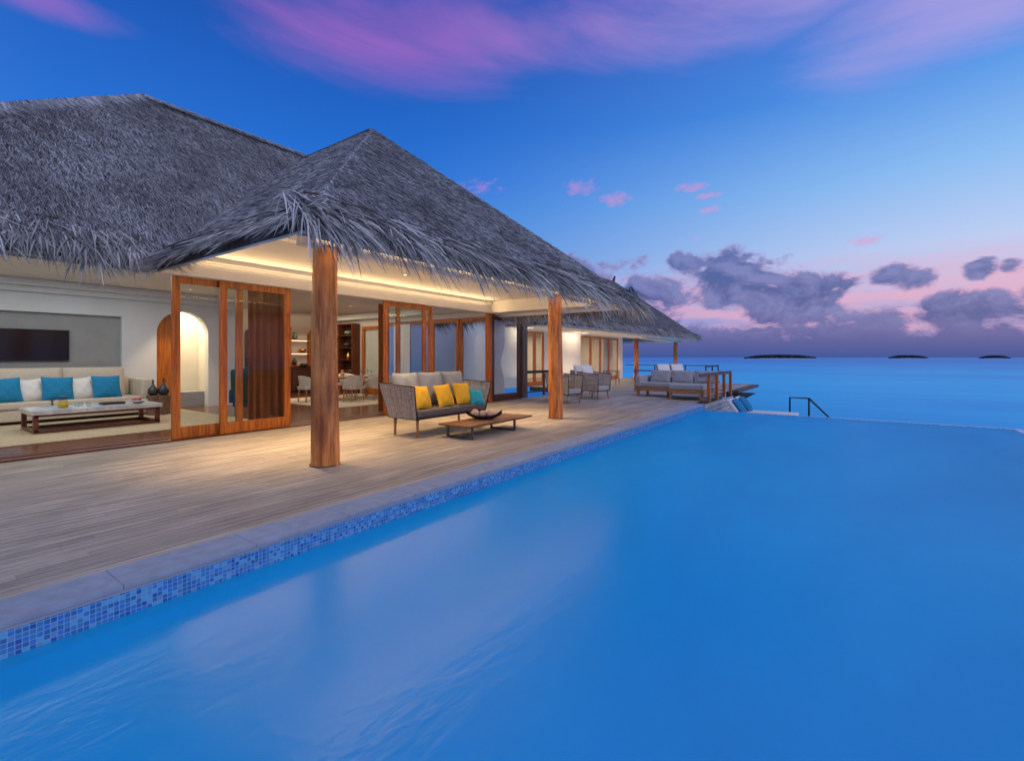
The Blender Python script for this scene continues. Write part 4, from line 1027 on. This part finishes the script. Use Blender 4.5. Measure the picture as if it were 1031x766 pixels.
# counter
o = thing('kitchen_counter', 'long dark topped wooden sideboard under the wall shelves', 'sideboard', (DW, 9.5, 0))
MB().box(0, .6, -2.4, 2.38, .96, 1.0, .004).build('countertop', 'dark_wood', o); MB().box(0, .56, -2.38, 2.36, .1, .955).build('cabinet_body', 'dark_wood', o)
for k in range(6): MB().box(.561, .58, -2.36+k*.79, -1.59+k*.79, .12, .94, .004).build('cabinet_door', 'dark_wood', o)
shelf('wall_shelf', 10.35, 11.30, 1.05, 2.66, .36, 3, 'lit wall shelf with vases left of the near log column', back='strip_back' if 0 else 'plaster')
shelf('tall_bookcase', 11.34, 11.90 if 0 else 11.93, 1.02, 2.75, .36, 4, 'tall dark shelf unit at the far corner of the dining room')
s2 = shelf('open_bookcase', 12.0-.0, 12.01, 1, 1.1, .1, 1, 'x') if 0 else None
shelf('glass_cabinet', 8.75, 9.45, 1.05, 2.45, .36, 4, 'lit cabinet of drinking glasses seen through the glass door', back='plaster', m_='dark_wood')
# dark corner bookcase right of the near log column
o = thing('corner_bookcase', 'dark wood bookcase with vases right of the near log column', 'shelf', (-16.85, 11.93, 0), R_(-90))
H = 2.75
MB().box(0, .36, -.9, -.86, 0, H).box(0, .36, .86, .9, 0, H).box(0, .36, -.859, .859, H-.04, H).box(0, .36, -.859, .859, 0, .9).build('carcass', 'mahogany', o)
MB().box(.0, .02, -.859, .859, .901, H-.041).build('back_panel', 'dark_wood', o)
for z in (1.3, 1.78, 2.26): MB().box(.021, .35, -.859, .859, z, z+.03).build('shelf_board', 'mahogany', o)
MB().box(.021, .35, -.02, .02, .901, H-.041).build('divider', 'mahogany', o)
vpf = [(.001, 0), (.06, 0), (.10, .08), (.08, .18), (.03, .24), (.035, .28), (.001, .26)]
bpf = [(.001, 0), (.07, 0), (.15, .07), (.16, .11), (.14, .16), (.001, .17)]
for x, y, z, pf, m_, lab in ((-18.38, 10.62, 2.14, vpf, 'ceramic_green', 'green ceramic vase on the top board of the lit wall shelf'), (-18.38, 10.95, 1.60, bpf, 'brass', 'round brass bowl on the middle board of the lit wall shelf'),
                       (-18.38, 10.6, 1.09, vpf, 'ceramic_dark', 'dark pointed vase on the lowest board of the lit wall shelf'), (-18.2, 10.9, 1.0, bpf, 'ceramic_dark', 'dark round pot on the sideboard below the wall shelf'),
                       (-17.2, 11.73, 2.29, vpf, 'ceramic_green', 'pale green vase near the top of the corner bookcase'), (-16.4, 11.73, 2.29, bpf, 'ceramic_green', 'round green jar near the top of the corner bookcase'),
                       (-16.45, 11.73, 1.81, bpf, 'ceramic_dark', 'dark bowl on the middle board of the corner bookcase'), (-16.4, 11.73, 1.33, vpf, 'brass', 'small brass vase low in the corner bookcase')):
    lathe_thing('ornament', m_, pf, (x, y, z+.003), lab, 'vase')
for k, z in enumerate((1.092, 1.412, 1.762, 2.112)):
    for j in range(4): lathe_thing('drinking_glass', 'clear_glass', [(.001, 0), (.035, 0), (.04, .12), (.037, .12), (.032, .01), (.001, .01)], (-18.36, 8.87+j*.15, z+.002), 'clear drinking glass in the lit cabinet', 'glass', 'glasses in the lit cabinet', 10)
for y0, y1, z in ((10.40, 11.25, 2.60), (10.40, 11.25, 2.10), (10.40, 11.25, 1.56), (8.8, 9.4, 2.38), (8.8, 9.4, 2.06), (8.8, 9.4, 1.71), (8.8, 9.4, 1.36)):
    MB().box(DW+.025, DW+.05, y0, y1, z-.012, z).build('shelf_light', 'strip_warm', villa if 0 else None).name = 'shelf_light'
    q = bpy.data.objects[-1] if 0 else None
for ob in [x for x in bpy.data.objects if x.name.startswith('shelf_light')]:
    for v in ob.data.vertices: v.co = v.co-Vector(VO)
    ob.parent = villa
# green armchair seen through the glass
o = thing('green_armchair', 'dark green high backed armchair seen through the glass door', 'armchair', (-12.3, 5.9, 0), R_(150))
MB().box(-.32, .32, -.33, .33, .2, .44, .05).build('seat', 'green_fabric', o, smooth=True)
MB().box(-.40, -.28, -.36, .36, .3, 1.12, .08, rot=(0, R_(-10), 0)).build('backrest', 'green_fabric', o, smooth=True)
for y in (-.36, .36): MB().box(-.3, .28, y-.05, y+.05, .3, .62, .04).build('armrest', 'green_fabric', o, smooth=True)
for x in (-.25, .25):
    for y in (-.27, .27): MB().bar((x, y, 0), (x, y, .2), .04).build('leg', 'dark_wood', o)

# ------------------------------------------------------------------ underwater pool lamps
def pool_lamp(x, y, z, e):
    o = thing('pool_lamp', 'round underwater lamp glowing on the pool floor', 'lamp', (x, y, z), 0, 'underwater pool lamps')
    MB().lathe([(.001, .01), (.07, .01)], (0, 0, 0), 20).build('lens', 'pool_lamp', o); MB().lathe([(.071, 0), (.071, .02), (.10, .015), (.10, 0)], (0, 0, 0), 20).build('rim', 'dark_metal', o)
    l = bpy.data.lights.new('pool_light', 'POINT'); l.energy = e; l.color = (.7, .95, 1); l.shadow_soft_size = .08
    q = bpy.data.objects.new('pool_light', l); COL.objects.link(q); q.parent = o; q.location = (0, 0, .12)
